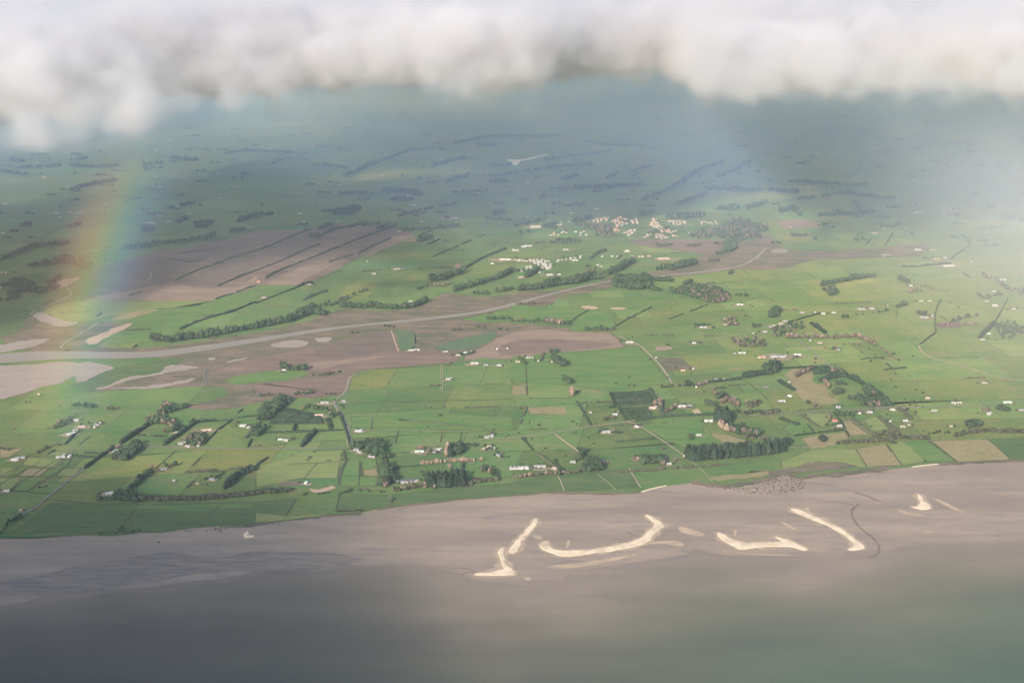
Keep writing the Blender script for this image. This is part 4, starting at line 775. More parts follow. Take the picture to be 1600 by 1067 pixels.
wood('broadleaf', "D 0,740 120,700 230,690 240,720 150,760 40,790", 14, 9, 'garden tree in the hamlet', mix=['broadleaf', 'bare', 'broadleaf'])
row('bare', "D 120,790 200,788 300,790 400,792 480,788 560,785", 9, 13, 'pinkish bare tree in the long winter row', rows=2); row('bare', "D 560,790 610,810 655,835", 9, 14, 'pinkish bare tree at the bend of the winter row', rows=2)
row('bare', "D 700,850 760,900", 11, 10, 'bare tree after the winter row'); row('bare', "D 470,830 560,835", 12, 9, 'pale bush below the winter row')
row('bare', "D 350,855 400,860 465,860", 10, 10, 'grey garden tree round the hidden farm', mix=['bare', 'broadleaf'])
row('bare', "D 1050,715 1130,712 1200,715 1280,710", 10, 11, 'reddish tree in the low belt on the lime hillside', rows=2); row('bare', "D 1130,690 1200,670 1290,655", 10, 12, 'reddish tree in the upper belt on the lime hillside', mix=['bare', 'bare', 'broadleaf'])
row('broadleaf', "D 1320,400 1350,420 1400,430 1450,470 1500,500 1581,510", 13, 12, 'dim tree in the rain veiled row', rows=2, mix=['broadleaf', 'bare']); row('broadleaf', "D 1300,530 1340,545 1440,520", 13, 11, 'dim tree around the rain veiled farms')
wood('broadleaf', "D 1400,700 1500,690 1581,720 1581,760 1490,800 1430,790", 16, 10, 'dim tree in the grey wood beside the shelterbelt')
row('broadleaf', "D 150,160 230,158", 10, 12, 'dark tree in the far clump beside the bare field', rows=2); row('broadleaf', "D 700,100 760,105 820,90", 12, 11, 'tree beside the far farm rows', rows=2); row('broadleaf', "D 550,150 580,145", 10, 9, 'small far tree clump')
row('broadleaf', "D 285,180 295,175", 8, 12, 'lone far tree on the meadow'); row('broadleaf', "C 1340,395 1360,385", 8, 13, 'lone tree on the bank at the river bend', rows=2)
row('broadleaf', "C 1385,525 1440,530", 11, 11, 'dark tree in the clump above the white barn', rows=1); row('broadleaf', "C 1490,720 1525,720", 9, 10, 'dark bush near the hill farms', rows=2)
wood('bare', "C 1305,690 1330,660 1390,670 1400,700 1380,720 1320,715", 13, 10, 'bare tree round the clustered pink cottages'); row('broadleaf', "C 1135,715 1210,710", 10, 9, 'bush by the white roofed shed', rows=1)
row('bare', "C 1180,780 1260,775", 11, 9, 'bare bush beside the pale track'); wood('broadleaf', "C 1360,800 1450,790 1560,800 1560,840 1430,850 1370,825", 13, 10, 'tree in the farm thicket on the hill', mix=['broadleaf', 'bare'])
row('bare', "C 820,770 900,770 990,775", 11, 8, 'brown bush in the short line on the slope')
row('broadleaf', "C 235,880 270,878", 9, 11, 'dark tree at the corner of the reddish field', rows=2); row('broadleaf', "C 250,920 285,950 310,960", 8, 15, 'tall dark tree in the leaning clump of the wide field', rows=3)
row('broadleaf', "C 325,1050 350,1060 H 320,105 355,120", 8, 13, 'dark tree in the lower clump of the wide field', rows=2)
row('broadleaf', "C 50,910 75,950", 10, 9, 'garden tree beside the row of far cottages')
one('poplar', "H 362,195", 22, 'tall tan bare poplar at the end of the slanting hedge', 1.2); one('poplar', "H 370,200", 22, 'shorter tan poplar touching the tall one by the slanting hedge', 1.6); one('broadleaf', "H 400,180", 13, 'small grey green tree beside the tan poplars')
one('bare', "B 1250,370", 24, 'large round tan tree at the village end of the green slope', 1.25)
one('bare', "E 1020,425", 22, 'large round tan tree in front of the dark curved wood', 1.0)
# hill farm, between orchard and hillside
wood('pine', "I -20,20 20,0 70,10 85,35 50,60 -10,55", 11, 17, 'dark tree in the clump on the hilltop', mix=['broadleaf', 'pine'])
row('bare', "I 180,80 220,60 265,35", 8, 13, 'pinkish bare tree in the slanting row on the tan hill', rows=2); row('bare', "I 395,55 435,45", 8, 13, 'pinkish bare tree beside the broad shelter block', rows=2); row('bare', "I 350,120 370,150", 9, 12, 'bare tree below the shelter blocks', rows=2)
row('broadleaf', "I 420,125 475,130", 9, 11, 'dark bush under the curved shelterbelt', rows=1); row('broadleaf', "I 405,185 445,185", 8, 15, 'big round dark tree below the curved shelterbelt', rows=2)
row('broadleaf', "I 495,215 530,220", 8, 13, 'dark round tree in the valley, first pair', rows=2); row('broadleaf', "I 555,215 590,255", 8, 14, 'dark round tree in the valley beside the first pair', rows=2)
wood('broadleaf', "I 590,160 630,145 700,190 740,230 760,265 600,270 600,200", 11, 14, 'tree in the large grove behind the coast road', mix=['broadleaf', 'bare', 'broadleaf'])
row('broadleaf', "I 430,310 470,325", 8, 12, 'dark tree beside the coast road junction', rows=1); row('pine', "I 505,320 525,325", 7, 12, 'dark conifer pair on the coast road', rows=2); row('bare', "I 480,300 560,300", 9, 9, 'bare garden tree on the coast road')
row('bare', "I 285,270 310,275", 9, 11, 'brown tree above the straight road', rows=2); one('broadleaf', "I 245,245", 9, 'single bush on the tan hillside'); row('bare', "I 370,320 390,340 410,350", 8, 10, 'reddish bare tree beside the red roof', rows=1)
row('broadleaf', "I 360,375 400,380 440,372", 9, 8, 'garden bush round the red roofed farm'); one('broadleaf', "I 335,480", 16, 'single round dark tree in the golden field', 1.1)
row('shrub', "I 430,490 520,485 620,480 720,470 820,455 900,460 985,462", 7, 8, 'grey green shrub in the thick belt behind the coastal fields', rows=2); row('shrub', "I 650,445 720,430 800,440", 8, 9, 'grey shrub above the thick coastal belt', rows=2)
row('shrub', "I 1160,445 1250,425 1350,415 1450,420 1581,420", 8, 9, 'grey green shrub in the coastal belt beside the clay patch', rows=2); row('shrub', "I 990,430 1060,420 1120,425", 9, 7, 'dark shrub on the orange bank')
row('broadleaf', "I 1235,395 1270,385 1300,385", 8, 16, 'round dark tree above the coastal belt', rows=2); row('broadleaf', "I 765,490 785,490", 8, 10, 'dark bush at the head of the coastal ditch'); row('bare', "I 1320,290 1350,300", 8, 12, 'bare tree next to the white gabled house', rows=2)
row('broadleaf', "I 1420,285 1480,295", 8, 13, 'dark tree on the coast road beside the gabled house', rows=2); row('broadleaf', "I 890,240 915,245", 9, 8, 'small tree above the coast road')
row('shrub', "H 930,145 1000,135 1060,132", 8, 7, 'brown shrub in the low line behind the orchard'); row('broadleaf', "H 1090,135 1110,140", 7, 14, 'dark round tree beside the yellow hut', rows=2); row('bare', "H 1140,135 1190,130", 8, 12, 'pink bare tree beside the yellow hut', rows=2)
row('bare', "H 1230,165 1260,190 1280,200", 8, 10, 'orange brown tree in the thicket above the yard', rows=2); row('broadleaf', "H 1268,215 1305,195", 7, 12, 'dark bush in the thicket above the yard', rows=2); row('bare', "H 1290,240 1340,230 1390,260", 8, 11, 'bare tree in the thicket beside the dark pines', rows=3)
row('broadleaf', "H 1200,250 1250,260", 8, 11, 'dark bush in the thicket beside the riding yard', rows=2); row('bare', "H 950,300 980,285 1015,270", 7, 10, 'tan bare tree in the slanting garden row', rows=2)
wood('bare', "H 1430,265 1440,240 1530,225 1545,250 1480,270", 10, 9, 'grey tree in the oval thicket on the slope', mix=['bare', 'shrub']); row('bare', "H 1390,300 1450,310 1520,300 1581,310 I 60,300", 9, 9, 'brown tree in the scrubby line behind the oval thicket', rows=2, mix=['bare', 'shrub', 'broadleaf'])
wood('pine', "H 1262,355 1265,318 1300,300 1338,318 1340,365 1300,372", 8, 24, 'tall dark pine in the square clump by the white longhouse', wf=1.2)
row('poplar', "H 1275,385 1300,405 1335,415", 7, 15, 'tan bare tree at the corner of the dark clump', rows=2, wf=1.8)
row('pine', "H 1335,412 1390,430 1440,445 1500,455", 8, 17, 'dark tree in the tapering belt behind the pine block', rows=3, mix=['pine', 'broadleaf', 'bare'])
row('bare', "H 1450,462 1581,470", 9, 12, 'brown tree just behind the pine block', rows=1)
row('pine', "H 1090,592 1120,600 1250,588 1400,578 1581,560 I 60,548 95,540", 6.5, 22, 'tall pine in the front row of the long pine belt', rows=1, wf=1.1, jit=1.5)
row('pine', "H 1085,572 1120,580 1250,565 1400,552 1581,538 I 60,525 95,520", 7, 22, 'tall pine in the middle of the long pine belt', rows=2, wf=1.1, jit=1.8)
row('pine', "I 95,525 112,500", 7, 15, 'round dark tree at the end of the long pine belt', rows=2, mix=['broadleaf'])
wood('pine', "G 1050,760 1048,715 1130,700 1290,700 1285,755 1180,765 1080,770", 7.5, 19, 'tall pine in the square pine block beside the shore field', wf=1.15)
row('bare', "G 1045,768 1070,772 1100,770", 7, 11, 'pinkish bare tree in front of the square pine block'); row('shrub', "G 1285,755 1350,730 1420,722 1490,720", 7, 9, 'brown shrub in the line beyond the square pine block', rows=2)
row('broadleaf', "G 1390,665 1440,680 1480,700", 9, 14, 'tree in the loose clump beyond the square pine block', rows=2, mix=['broadleaf', 'bare'])
row('bare', "G 1500,700 1581,700 H 0,705 60,700 120,695", 7, 6, 'pale orange shrub in the coastal thicket'); row('bare', "H 30,705 120,690 200,685 300,680 410,670", 6, 8, 'orange brown bush in the coastal thicket behind the shore field', rows=2, mix=['bare', 'bare', 'shrub'])
row('shrub', "G 845,780 900,775 960,765 1040,750", 6, 8, 'reddish dark bush in front of the glasshouses', rows=2, mix=['bare', 'shrub', 'shrub'])
wood('broadleaf', "H 440,668 450,630 500,612 552,635 548,660 500,672", 8, 15, 'round dark tree in the big clump behind the shore'); wood('broadleaf', "H 795,620 800,590 930,590 935,620", 8, 14, 'dark tree in the oblong clump behind the shore')
row('bare', "H 930,635 940,615", 6, 12, 'tan bare tree beside the oblong clump', rows=2); row('bare', "H 755,590 790,585", 8, 9, 'bare garden tree beside the oblong clump', rows=2); row('bare', "H 1000,600 1060,585", 9, 8, 'bare tree in the slanting line by the pine belt')
row('broadleaf', "H 415,590 425,560", 7, 14, 'dark tree beside the clay lane farm', rows=2); row('broadleaf', "H 385,590 480,580", 9, 8, 'garden tree of the clay lane farm'); row('broadleaf', "H 285,690 300,660", 7, 11, 'dark tree beside the shore cottage', rows=1)
row('bare', "H 1490,415 1515,415", 7, 10, 'bare bush alone on the shaded paddock', rows=1); one('broadleaf', "H 1420,378", 8, 'single bush on the shaded paddock'); one('bare', "H 930,530", 8, 'single brown tree behind the shore clump'); row('broadleaf', "H 1090,445 1110,465", 7, 10, 'dark bush pair in the bright paddock', rows=1)
row('shrub', "H 575,345 600,330 630,335", 7, 9, 'dark bush in the curved garden line', rows=1); row('broadleaf', "H 600,270 620,268", 7, 11, 'dark tree behind the garden beside the orchard', rows=1); row('bare', "H 515,295 540,292", 7, 9, 'brown garden tree beside tiny shed')
row('bare', "H 880,255 905,240 920,280", 6, 12, 'reddish bare tree behind the red roofed house', rows=2); row('broadleaf', "H 535,425 545,420", 6, 10, 'dark tree at the end of the long white farmhouse', rows=1); row('bare', "H 635,412 650,410", 6, 9, 'brown tree at the other end of the long white farmhouse')
# middle farms
wood('broadleaf', "G 590,520 600,498 640,510 660,500 700,490 780,495 785,560 740,570 700,560 690,520 640,530", 8, 15, 'tall tree in the big grove at the road end'); row('broadleaf', "G 775,590 800,585 815,580", 7, 13, 'dark tree between the two groves of the farm', rows=2)
row('broadleaf', "G 785,640 800,680 805,715 815,740", 6, 15, 'dark tree in the tall leaning belt below the road end', rows=3); row('broadleaf', "G 850,725 865,715", 6, 13, 'round dark tree beside the leaning belt', rows=2); row('broadleaf', "G 830,660 840,655", 6, 12, 'round dark tree above the glasshouses', rows=2)
row('bare', "G 795,760 800,735", 6, 10, 'reddish bare tree at the foot of the leaning belt', rows=2); row('broadleaf', "G 745,755 775,750", 7, 8, 'dark bush beside the straight ditch', rows=1); row('broadleaf', "G 838,850 845,830", 6, 7, 'dark bush at the corner of the shore field', rows=1)
row('bare', "G 1010,530 1060,530", 7, 12, 'pinkish bare tree behind the green shed', rows=2); row('bare', "G 1070,545 1140,540", 8, 9, 'bare garden tree round the white house', rows=1); row('poplar', "G 1175,570 1178,555 1180,540 1184,525", 3.2, 16, 'tan poplar in the narrow upright stand', rows=2, wf=1.3, jit=.8)
row('pine', "G 1198,570 1200,550 1204,530", 5, 15, 'dark conifer beside the narrow tan poplars', rows=1); wood('broadleaf', "G 1210,560 1215,515 1270,505 1280,530 1260,562", 8, 14, 'dark tree in the grove beside the tan poplars')
row('broadleaf', "G 1310,500 1350,510 1400,510 1460,505", 11, 8, 'garden tree in the spread of garden trees'); row('broadleaf', "G 1420,535 1470,525 1510,580 1550,575", 10, 7, 'garden tree round the cream cottages')
row('poplar', "G 1020,622 1100,614 1180,604 1250,600 1330,600 1392,595", 5.5, 9, 'pale bare tree in the clipped tan row', wf=2.2, jit=1); row('bare', "G 1192,640 1198,615", 6, 9, 'dark bare stump of hedge under the tan row'); row('broadleaf', "G 1272,650 1274,620", 5, 9, 'narrow dark tree under the tan row')
row('broadleaf', "G 1022,660 1026,690", 8, 6, 'small tree between tan row and pine block')
# orchard block trees
wood('broadleaf', "G 20,355 20,320 60,260 150,215 215,225 200,245 130,290 80,350", 9, 14, 'dark tree in the sloping belt over the orchard'); row('broadleaf', "G 280,282 320,270 380,280 450,290", 9, 9, 'garden tree behind the orchard', rows=2, mix=['broadleaf', 'bare']); row('broadleaf', "G 465,330 470,310", 6, 10, 'dark tree beside the orchard and road', rows=1)
row('broadleaf', "G 25,200 60,195 105,195", 9, 9, 'bush in the first clump on the marsh edge', rows=1); row('broadleaf', "G 245,190 265,185 310,185 345,180", 9, 10, 'dark tree in the pair of clumps at the ploughed corner', rows=1); row('shrub', "G 420,185 480,185", 9, 7, 'brown bush beside the clay strip')
row('broadleaf', "G -20,430 0,420 20,400 45,405", 8, 13, 'dark tree at the end of the long crossing hedge', rows=2); row('broadleaf', "G 130,470 160,465 205,470 225,465", 8, 7, 'garden tree round the small white farm', rows=1); row('broadleaf', "G 520,255 540,270", 8, 6, 'bush at the road bend')
# near left farms
wood('bare', "E 975,310 1000,260 1040,245 1050,290 1010,320", 9, 14, 'bare tree in the grey grove on the slope', mix=['bare', 'broadleaf']); row('broadleaf', "E 1050,300 1090,285 1140,272", 8, 12, 'dark tree beside the grey grove', rows=2)
wood('broadleaf', "E 905,360 930,340 985,335 1050,360 1110,388 1095,410 1060,425 1050,385 1000,370 940,372", 8, 14, 'dark tree in the curved wood on the slope', mix=['broadleaf', 'broadleaf', 'bare']); row('bare', "E 900,350 930,340 980,338", 7, 14, 'brown tree on top of the curved wood')
row('shrub', "E 845,435 900,440 960,442 1030,445", 7, 5, 'brown bush below the curved wood', rows=1); wood('broadleaf', "E 1140,480 1160,440 1200,435 1260,430 1275,460 1230,505 1190,500", 8, 11, 'dark garden tree in the grove beside the lane', mix=['broadleaf', 'broadleaf', 'bare'])
row('broadleaf', "E 450,262 500,262 560,268", 9, 9, 'faint dark tree on the shaded meadow', rows=2); row('broadleaf', "E 615,290 650,285 690,285", 8, 11, 'tree in the small clump on the meadow', rows=1, mix=['broadleaf', 'bare']); row('bare', "E 700,280 725,278", 7, 10, 'pale bare tree beside the small meadow clump')
row('bare', "E 325,400 370,365 420,340 475,315", 7, 10, 'pale brown tree in the slanting winter row', rows=1); row('broadleaf', "E 340,400 400,375 450,350", 8, 8, 'green bush behind the winter row', rows=1); row('bare', "E 270,405 310,400", 8, 8, 'bare tree at the end of the winter row'); one('bare', "E 172,470", 8, 'single pale tree on the near meadow'); one('bare', "E 95,405", 7, 'single tan bush on the lit meadow')
row('bare', "E 215,555 270,530 330,505 380,495", 9, 8, 'bare tree along the small grid', mix=['bare', 'shrub']); row('broadleaf', "E 550,370 600,365 650,360", 10, 7, 'garden tree in the open farmyard', rows=1, mix=['broadleaf', 'bare'])
wood('broadleaf', "E 695,590 700,560 760,550 800,510 850,490 885,515 850,545 780,595 730,600", 8, 13, 'dark tree in the grove round the tall white house'); row('bare', "E 720,520 760,510", 7, 10, 'bare tree behind the tall white house')
row('pine', "E 805,775 840,740 880,705 920,680", 7, 13, 'dark tree in the slanting row in the near field', rows=2, mix=['broadleaf', 'pine']); wood('broadleaf', "E 600,845 605,815 640,825 700,830 720,790 800,775 830,810 890,830 880,850 700,855", 9, 10, 'dark tree round the white roof near the shore')
row('pine', "E 1388,770 1420,735 1460,700 1505,680", 5.5, 13, 'dark conifer in the thick near row', rows=3, wf=1.3, jit=1.2); row('broadleaf', "E 1520,672 1540,660", 6, 12, 'grey tree at the end of the thick near row', rows=2, mix=['bare', 'broadleaf'])
row('bare', "E 945,650 985,665", 7, 9, 'brown tree beside the grey cottage', rows=1); row('broadleaf', "E 1020,640 1050,635 1080,630", 7, 10, 'dark tree behind the grey cottage', rows=1, mix=['broadleaf', 'bare']); row('bare', "E 1180,745 1220,740 1280,745", 7, 6, 'brown bush in the garden of the near field', rows=1, mix=['bare', 'broadleaf'])
row('broadleaf', "E 1330,700 1340,690", 6, 6, 'dark bush at the hooked garden hedge'); row('bare', "E 1430,390 1480,385", 8, 7, 'garden tree along the drive'); wood('broadleaf', "E 1545,440 1555,400 1600,380 1620,420 1590,450", 9, 12, 'dark tree at the field corner of the crossing hedge')
row('broadleaf', "E 0,1048 30,1020 50,1000", 7, 8, 'dark tree in the shore corner row', rows=1, mix=['broadleaf', 'pine']); row('broadleaf', "E 60,985 90,970 125,955", 7, 10, 'dark tree at the head of the shore corner row', rows=1); row('broadleaf', "E 740,1030 770,1015", 7, 10, 'dark tree alone behind the mudflat', rows=1); row('shrub', "E 600,1045 700,1040 780,1035 870,1028", 6, 4, 'low dark shrub along the mud edge', rows=1)
row('shrub', "E 0,520 60,530", 8, 7, 'brown bush at the edge of the small grid'); row('shrub', "E 240,760 290,755", 8, 5, 'shrub on the bright paddock'); row('shrub', "E 145,240 185,235", 8, 6, 'brown bush on the lit meadow')
row('shrub', "E 850,832 1000,838 1200,835 1400,822 1581,800 G 60,790 200,785", 5, 8, 'shrub in the long dark scrub belt behind the shore fields', rows=3, jit=3)
row('broadleaf', "G 65,800 90,790 110,795", 7, 10, 'dark tree in the scrub belt', rows=1); row('broadleaf', "G 130,785 180,790", 7, 8, 'second dark tree in the scrub belt'); row('broadleaf', "G 295,808 315,805", 7, 6, 'dark bush below the orange cutting'); row('shrub', "G 390,800 460,790", 6, 6, 'dark bush in front of the orange cutting', rows=1)
row('shrub', "G 510,800 560,790 600,775 680,780 780,790", 6, 7, 'brown shrub in the scrub belt beyond the orange cutting', rows=1, mix=['shrub', 'bare']); row('shrub', "G 500,912 580,905 660,905", 5, 4, 'dark shrub in the small shore thicket', rows=2)
# scattered paddock trees
for i in range(60):
    x, y = rnd.uniform(560, 960), rnd.uniform(622, 690)
    if 600 < x < 940: gx, gy = ground(x, y); plant('shrub', gx, gy, rnd.uniform(2.5, 4), 1, 'tiny dark bush dotted over the wide middle paddocks', 'tiny bushes of the wide middle paddocks')
for s in ("G 1160,265", "G 1132,318", "H 55,272", "H 160,378", "H 368,355", "H 500,490", "H 318,568", "H 265,592", "H 120,462", "H 175,460", "H 200,520"):
    x, y = pts(s)[0]
    for k in range(2): plant('shrub', x + k * 4, y + k * 2, 5, 1, 'small dark tree standing free in a middle paddock', 'free standing small trees in the middle paddocks')
wood('broadleaf', "J 1225,210 1400,150 1581,180 1581,260 1300,290 K 150,300 330,330 450,360 600,350 560,250 350,180 200,170 130,270 J 1250,300", 26, 7, 'garden tree between the roofs of the town', mix=['broadleaf', 'bare'], keep=.75)
wood('broadleaf', "J 0,690 270,680 500,700 860,640 870,665 520,790 420,820 180,800 0,760", 24, 5.5, 'garden tree between the roofs of the dense village', mix=['broadleaf', 'bare', 'shrub'], keep=.7)
# far belts under the cloud shadow
far = (("V 440,775 500,755 580,738", 3), ("V 950,748 1050,735 1150,720 1250,708", 2), ("V 1090,878 1160,875", 4), ("V 1180,878 1290,872 1395,868", 4), ("V 690,830 800,808 940,788", 1), ("V 960,785 1060,778 1170,768", 3), ("V 540,670 640,650 700,640 830,640 1030,636", 3), ("V 640,680 720,680", 3), ("V 90,795 130,770 170,758", 3), ("V 20,822 200,750 330,700 480,690", 1),
       ("V 0,905 110,905", 3), ("V 200,895 300,895 370,912", 5), ("V 240,935 330,935", 3), ("V 290,1003 400,975 530,955", 1), ("V 1030,838 1095,820", 2), ("V 1345,802 1440,775", 1), ("V 1240,832 1290,808", 1), ("V 1140,660 1240,680 1420,680", 2), ("V 0,992 70,970", 4), ("V 930,930 955,910", 2), ("V 990,955 1010,950", 2), ("V 1100,960 1130,955", 2), ("V 715,995 755,990", 2),
       ("V 500,850 590,820", 3), ("V 700,850 770,850", 3), ("V 700,775 790,770", 3), ("V 570,895 680,890", 1), ("V 980,885 1060,885", 2), ("V 1400,935 1500,895 1600,850", 2), ("W 0,862 60,815 110,790 200,760", 3), ("W 185,825 250,800 330,755", 2), ("W 130,880 250,885 380,890", 3), ("W 0,950 60,930 120,905", 2), ("W 420,890 500,895 550,900", 3), ("W 510,845 650,855 780,865 870,862", 2), ("W 560,930 630,925", 2), ("W 670,915 700,915", 1),
       ("W 760,900 900,920 1000,930", 3), ("W 820,950 850,985", 3), ("W 180,975 270,975", 3), ("W 320,970 400,945", 2), ("W 470,985 530,970 560,1000", 3), ("W 650,1005 780,1000 900,990", 3), ("U 75,785 150,782 275,775", 2), ("U 330,775 430,780 540,775", 3), ("U 340,880 430,860 520,845", 4), ("U 800,740 900,750", 4), ("U 1050,715 1150,705 1350,715", 3), ("U 40,745 100,755", 3), ("U 150,725 210,720", 3),
       ("U 330,745 400,740", 2), ("U 1500,770 1600,785", 2), ("U 870,635 920,632", 1), ("U 660,770 750,760", 2), ("U 1450,770 1500,775", 1), ("U 780,970 820,975", 2), ("U 840,960 890,950", 2), ("U 900,1045 970,1045", 3), ("U 1100,1025 1170,1010 1250,1000", 3), ("U 820,1035 860,1025", 2), ("U 0,800 120,815", 2), ("U 1550,990 1600,980", 3), ("A 0,310 100,270 190,230", 3), ("A 190,235 280,220 400,210", 3), ("A 190,350 320,330 350,330", 3),
       ("A 760,245 850,235 940,225", 5), ("A 1000,210 1130,200 1190,190", 2), ("A 1150,195 1250,180 1330,150", 2), ("A 1210,105 1290,85", 4), ("A 1420,140 1490,135", 4), ("A 1470,75 1560,40", 3), ("A 860,120 920,135", 4), ("A 0,480 60,460 130,500 60,530", 6), ("A 130,500 250,510 340,490", 3), ("A 300,460 350,430", 3), ("A 350,310 450,330 540,370", 4), ("A 0,570 100,550", 2), ("A 430,110 490,95", 2), ("A 150,90 180,100", 2),
       ("B 480,30 560,15 620,10", 5), ("B 390,115 450,100", 3), ("B 340,160 390,170", 2), ("B 610,95 750,95", 2), ("B 750,115 850,100", 2), ("B 890,40 960,20", 1), ("B 1130,105 1240,100", 2), ("B 1470,25 1520,18", 3), ("B 900,130 1080,125", 2), ("B 1010,195 1070,180", 3), ("B 1400,55 1581,65", 1), ("C 20,100 100,80 190,65", 2), ("C 200,105 260,90", 3), ("C 800,30 860,20", 3), ("C 210,25 240,22", 2), ("C 960,50 1060,40 1170,40", 4), ("C 380,75 480,50", 3), ("C 280,190 400,195", 2))
for i, (s, n) in enumerate(far):
    row('broadleaf', s, 15, 15, 'dark tree of the distant belts under the cloud shadow', rows=n, jit=5, grp='distant belt trees')
for i in range(480):     # loose far trees and clumps
    px, py = rnd.uniform(-40, 1640), rnd.triangular(140, 420, 200)
    gx, gy = ground(px, py)
    if not (230 < px < 680 and 355 < py < 460): 
        for k in range(rnd.choice((1, 3, 6, 9))): plant('broadleaf' if rnd.random() < .75 else 'bare', gx + rnd.uniform(-30, 30), gy + rnd.uniform(-12, 12), 10, 1.2, 'dark tree of the distant belts under the cloud shadow', 'distant belt trees')
for i in range(500):     # garden and fence trees on the sunny hill
    px, py = rnd.uniform(960, 1640), rnd.uniform(440, 690); gx, gy = ground(px, py)
    if mnoise.noise(Vector((gx / 300, gy / 300, 2))) > .12: plant(rnd.choice(['broadleaf', 'bare', 'shrub']), gx, gy, 6, 1, 'small tree dotted over the sunny hill paddocks', 'small trees of the sunny hill')

# mangroves: many dark dots on the mud
mp = pts("S 180,178 290,165 400,150 480,118 560,142 585,172 540,200 440,215 320,205 200,185"); mp2 = pts("Q 930,205 1000,190 1180,180 1180,186 1050,196 930,212")
protos = crown_geo('shrub', 71, 1); pv = np.array(protos[0]); pf = np.array(protos[1]); AV = []; AF = []; off = 0
spots = []
def scat(P, n, s0, s1):
    xs = [p[0] for p in P]; ys = [p[1] for p in P]; k = 0
    while k < n:
        x, y = rnd.uniform(min(xs), max(xs)), rnd.uniform(min(ys), max(ys))
        if inside(x, y, P): spots.append((x, y, rnd.uniform(s0, s1))); k += 1
scat(mp, 380, .12, .34); scat(mp2, 55, .12, .3)
for s in ("Q 445,214 520,230 660,205 540,232", "Q 855,205 890,208 880,210", "Q 720,258 740,258 735,262", "Q 1250,172 1320,172 1290,185", "Q 1000,205 1030,205 1025,212", "R 270,110 330,95 300,104"):
    scat(pts(s), 9, .12, .3)
for x, y, s in spots:
    nv = pv * s; nv[:, 0] += x; nv[:, 1] += y; nv[:, 2] += FLATZ; AV.append(nv); AF.append(pf + off); off += len(pv)
me = bpy.data.meshes.new('mangroves'); me.from_pydata(np.concatenate(AV).tolist(), [], np.concatenate(AF).tolist()); me.materials.append(LEAF['shrub'])
tag(link('mangroves', me), 'low mangrove clumps dotting the mud at the point', None, None, 'stuff')

# ---------------------------------------------------------------- buildings
def paint(name, c, rough=.6):
    return mat(name, c, tuple(v * .86 for v in c), .4, rough, fine=.06, spec=.3)
ROOFS = {'w': paint('white_iron_roof', (.48, .47, .45)), 'v': paint('weathered_white_roof', (.34, .335, .32)), 'g': paint('grey_iron_roof', (.24, .25, .26)), 'c': paint('cream_roof', (.44, .36, .28)), 't': paint('terracotta_tiles', (.55, .24, .16)), 'r': paint('red_iron_roof', (.60, .16, .12)),
         'p': paint('pink_tile_roof', (.62, .40, .32)), 'd': paint('dark_slate_roof', (.10, .11, .13)), 'n': paint('pale_green_roof', (.50, .60, .48)), 'y': paint('yellow_roof', (.5, .43, .25))}
WALLS = [paint('white_weatherboard', (.50, .48, .45)), paint('cream_plaster', (.46, .40, .33)), paint('brick_wall', (.45, .27, .20))]
DOOR = paint('dark_door', (.08, .07, .07)); GLASS = paint('window_glass', (.05, .06, .07), .15)
def boxm(cx, cy, L, W, z0, z1):
    V = [(cx + sx * L / 2, cy + sy * W / 2, z) for z in (z0, z1) for sx, sy in ((-1, -1), (1, -1), (1, 1), (-1, 1))]
    return V, [(0, 1, 2, 3)[::-1], (4, 5, 6, 7), (0, 1, 5, 4), (1, 2, 6, 5), (2, 3, 7, 6), (3, 0, 4, 7)]
def gable(cx, cy, L, W, z, rise, ax=0, ov=.5, hip=0.0):
    a, b = L / 2 + ov, W / 2 + ov; k = a - hip
    V = [(-a, -b, z), (a, -b, z), (a, b, z), (-a, b, z), (-k, 0, z + rise), (k, 0, z + rise), (-a, -b, z - .2), (a, -b, z - .2), (a, b, z - .2), (-a, b, z - .2)]
    Fc = [(0, 1, 5, 4), (2, 3, 4, 5), (1, 2, 5), (3, 0, 4), (6, 7, 1, 0), (7, 8, 2, 1), (8, 9, 3, 2), (9, 6, 0, 3), (9, 8, 7, 6)]
    if ax: V = [(-y, x, z_) for x, y, z_ in V]
    return [(x + cx, y + cy, z_) for x, y, z_ in V], Fc
HM = {}
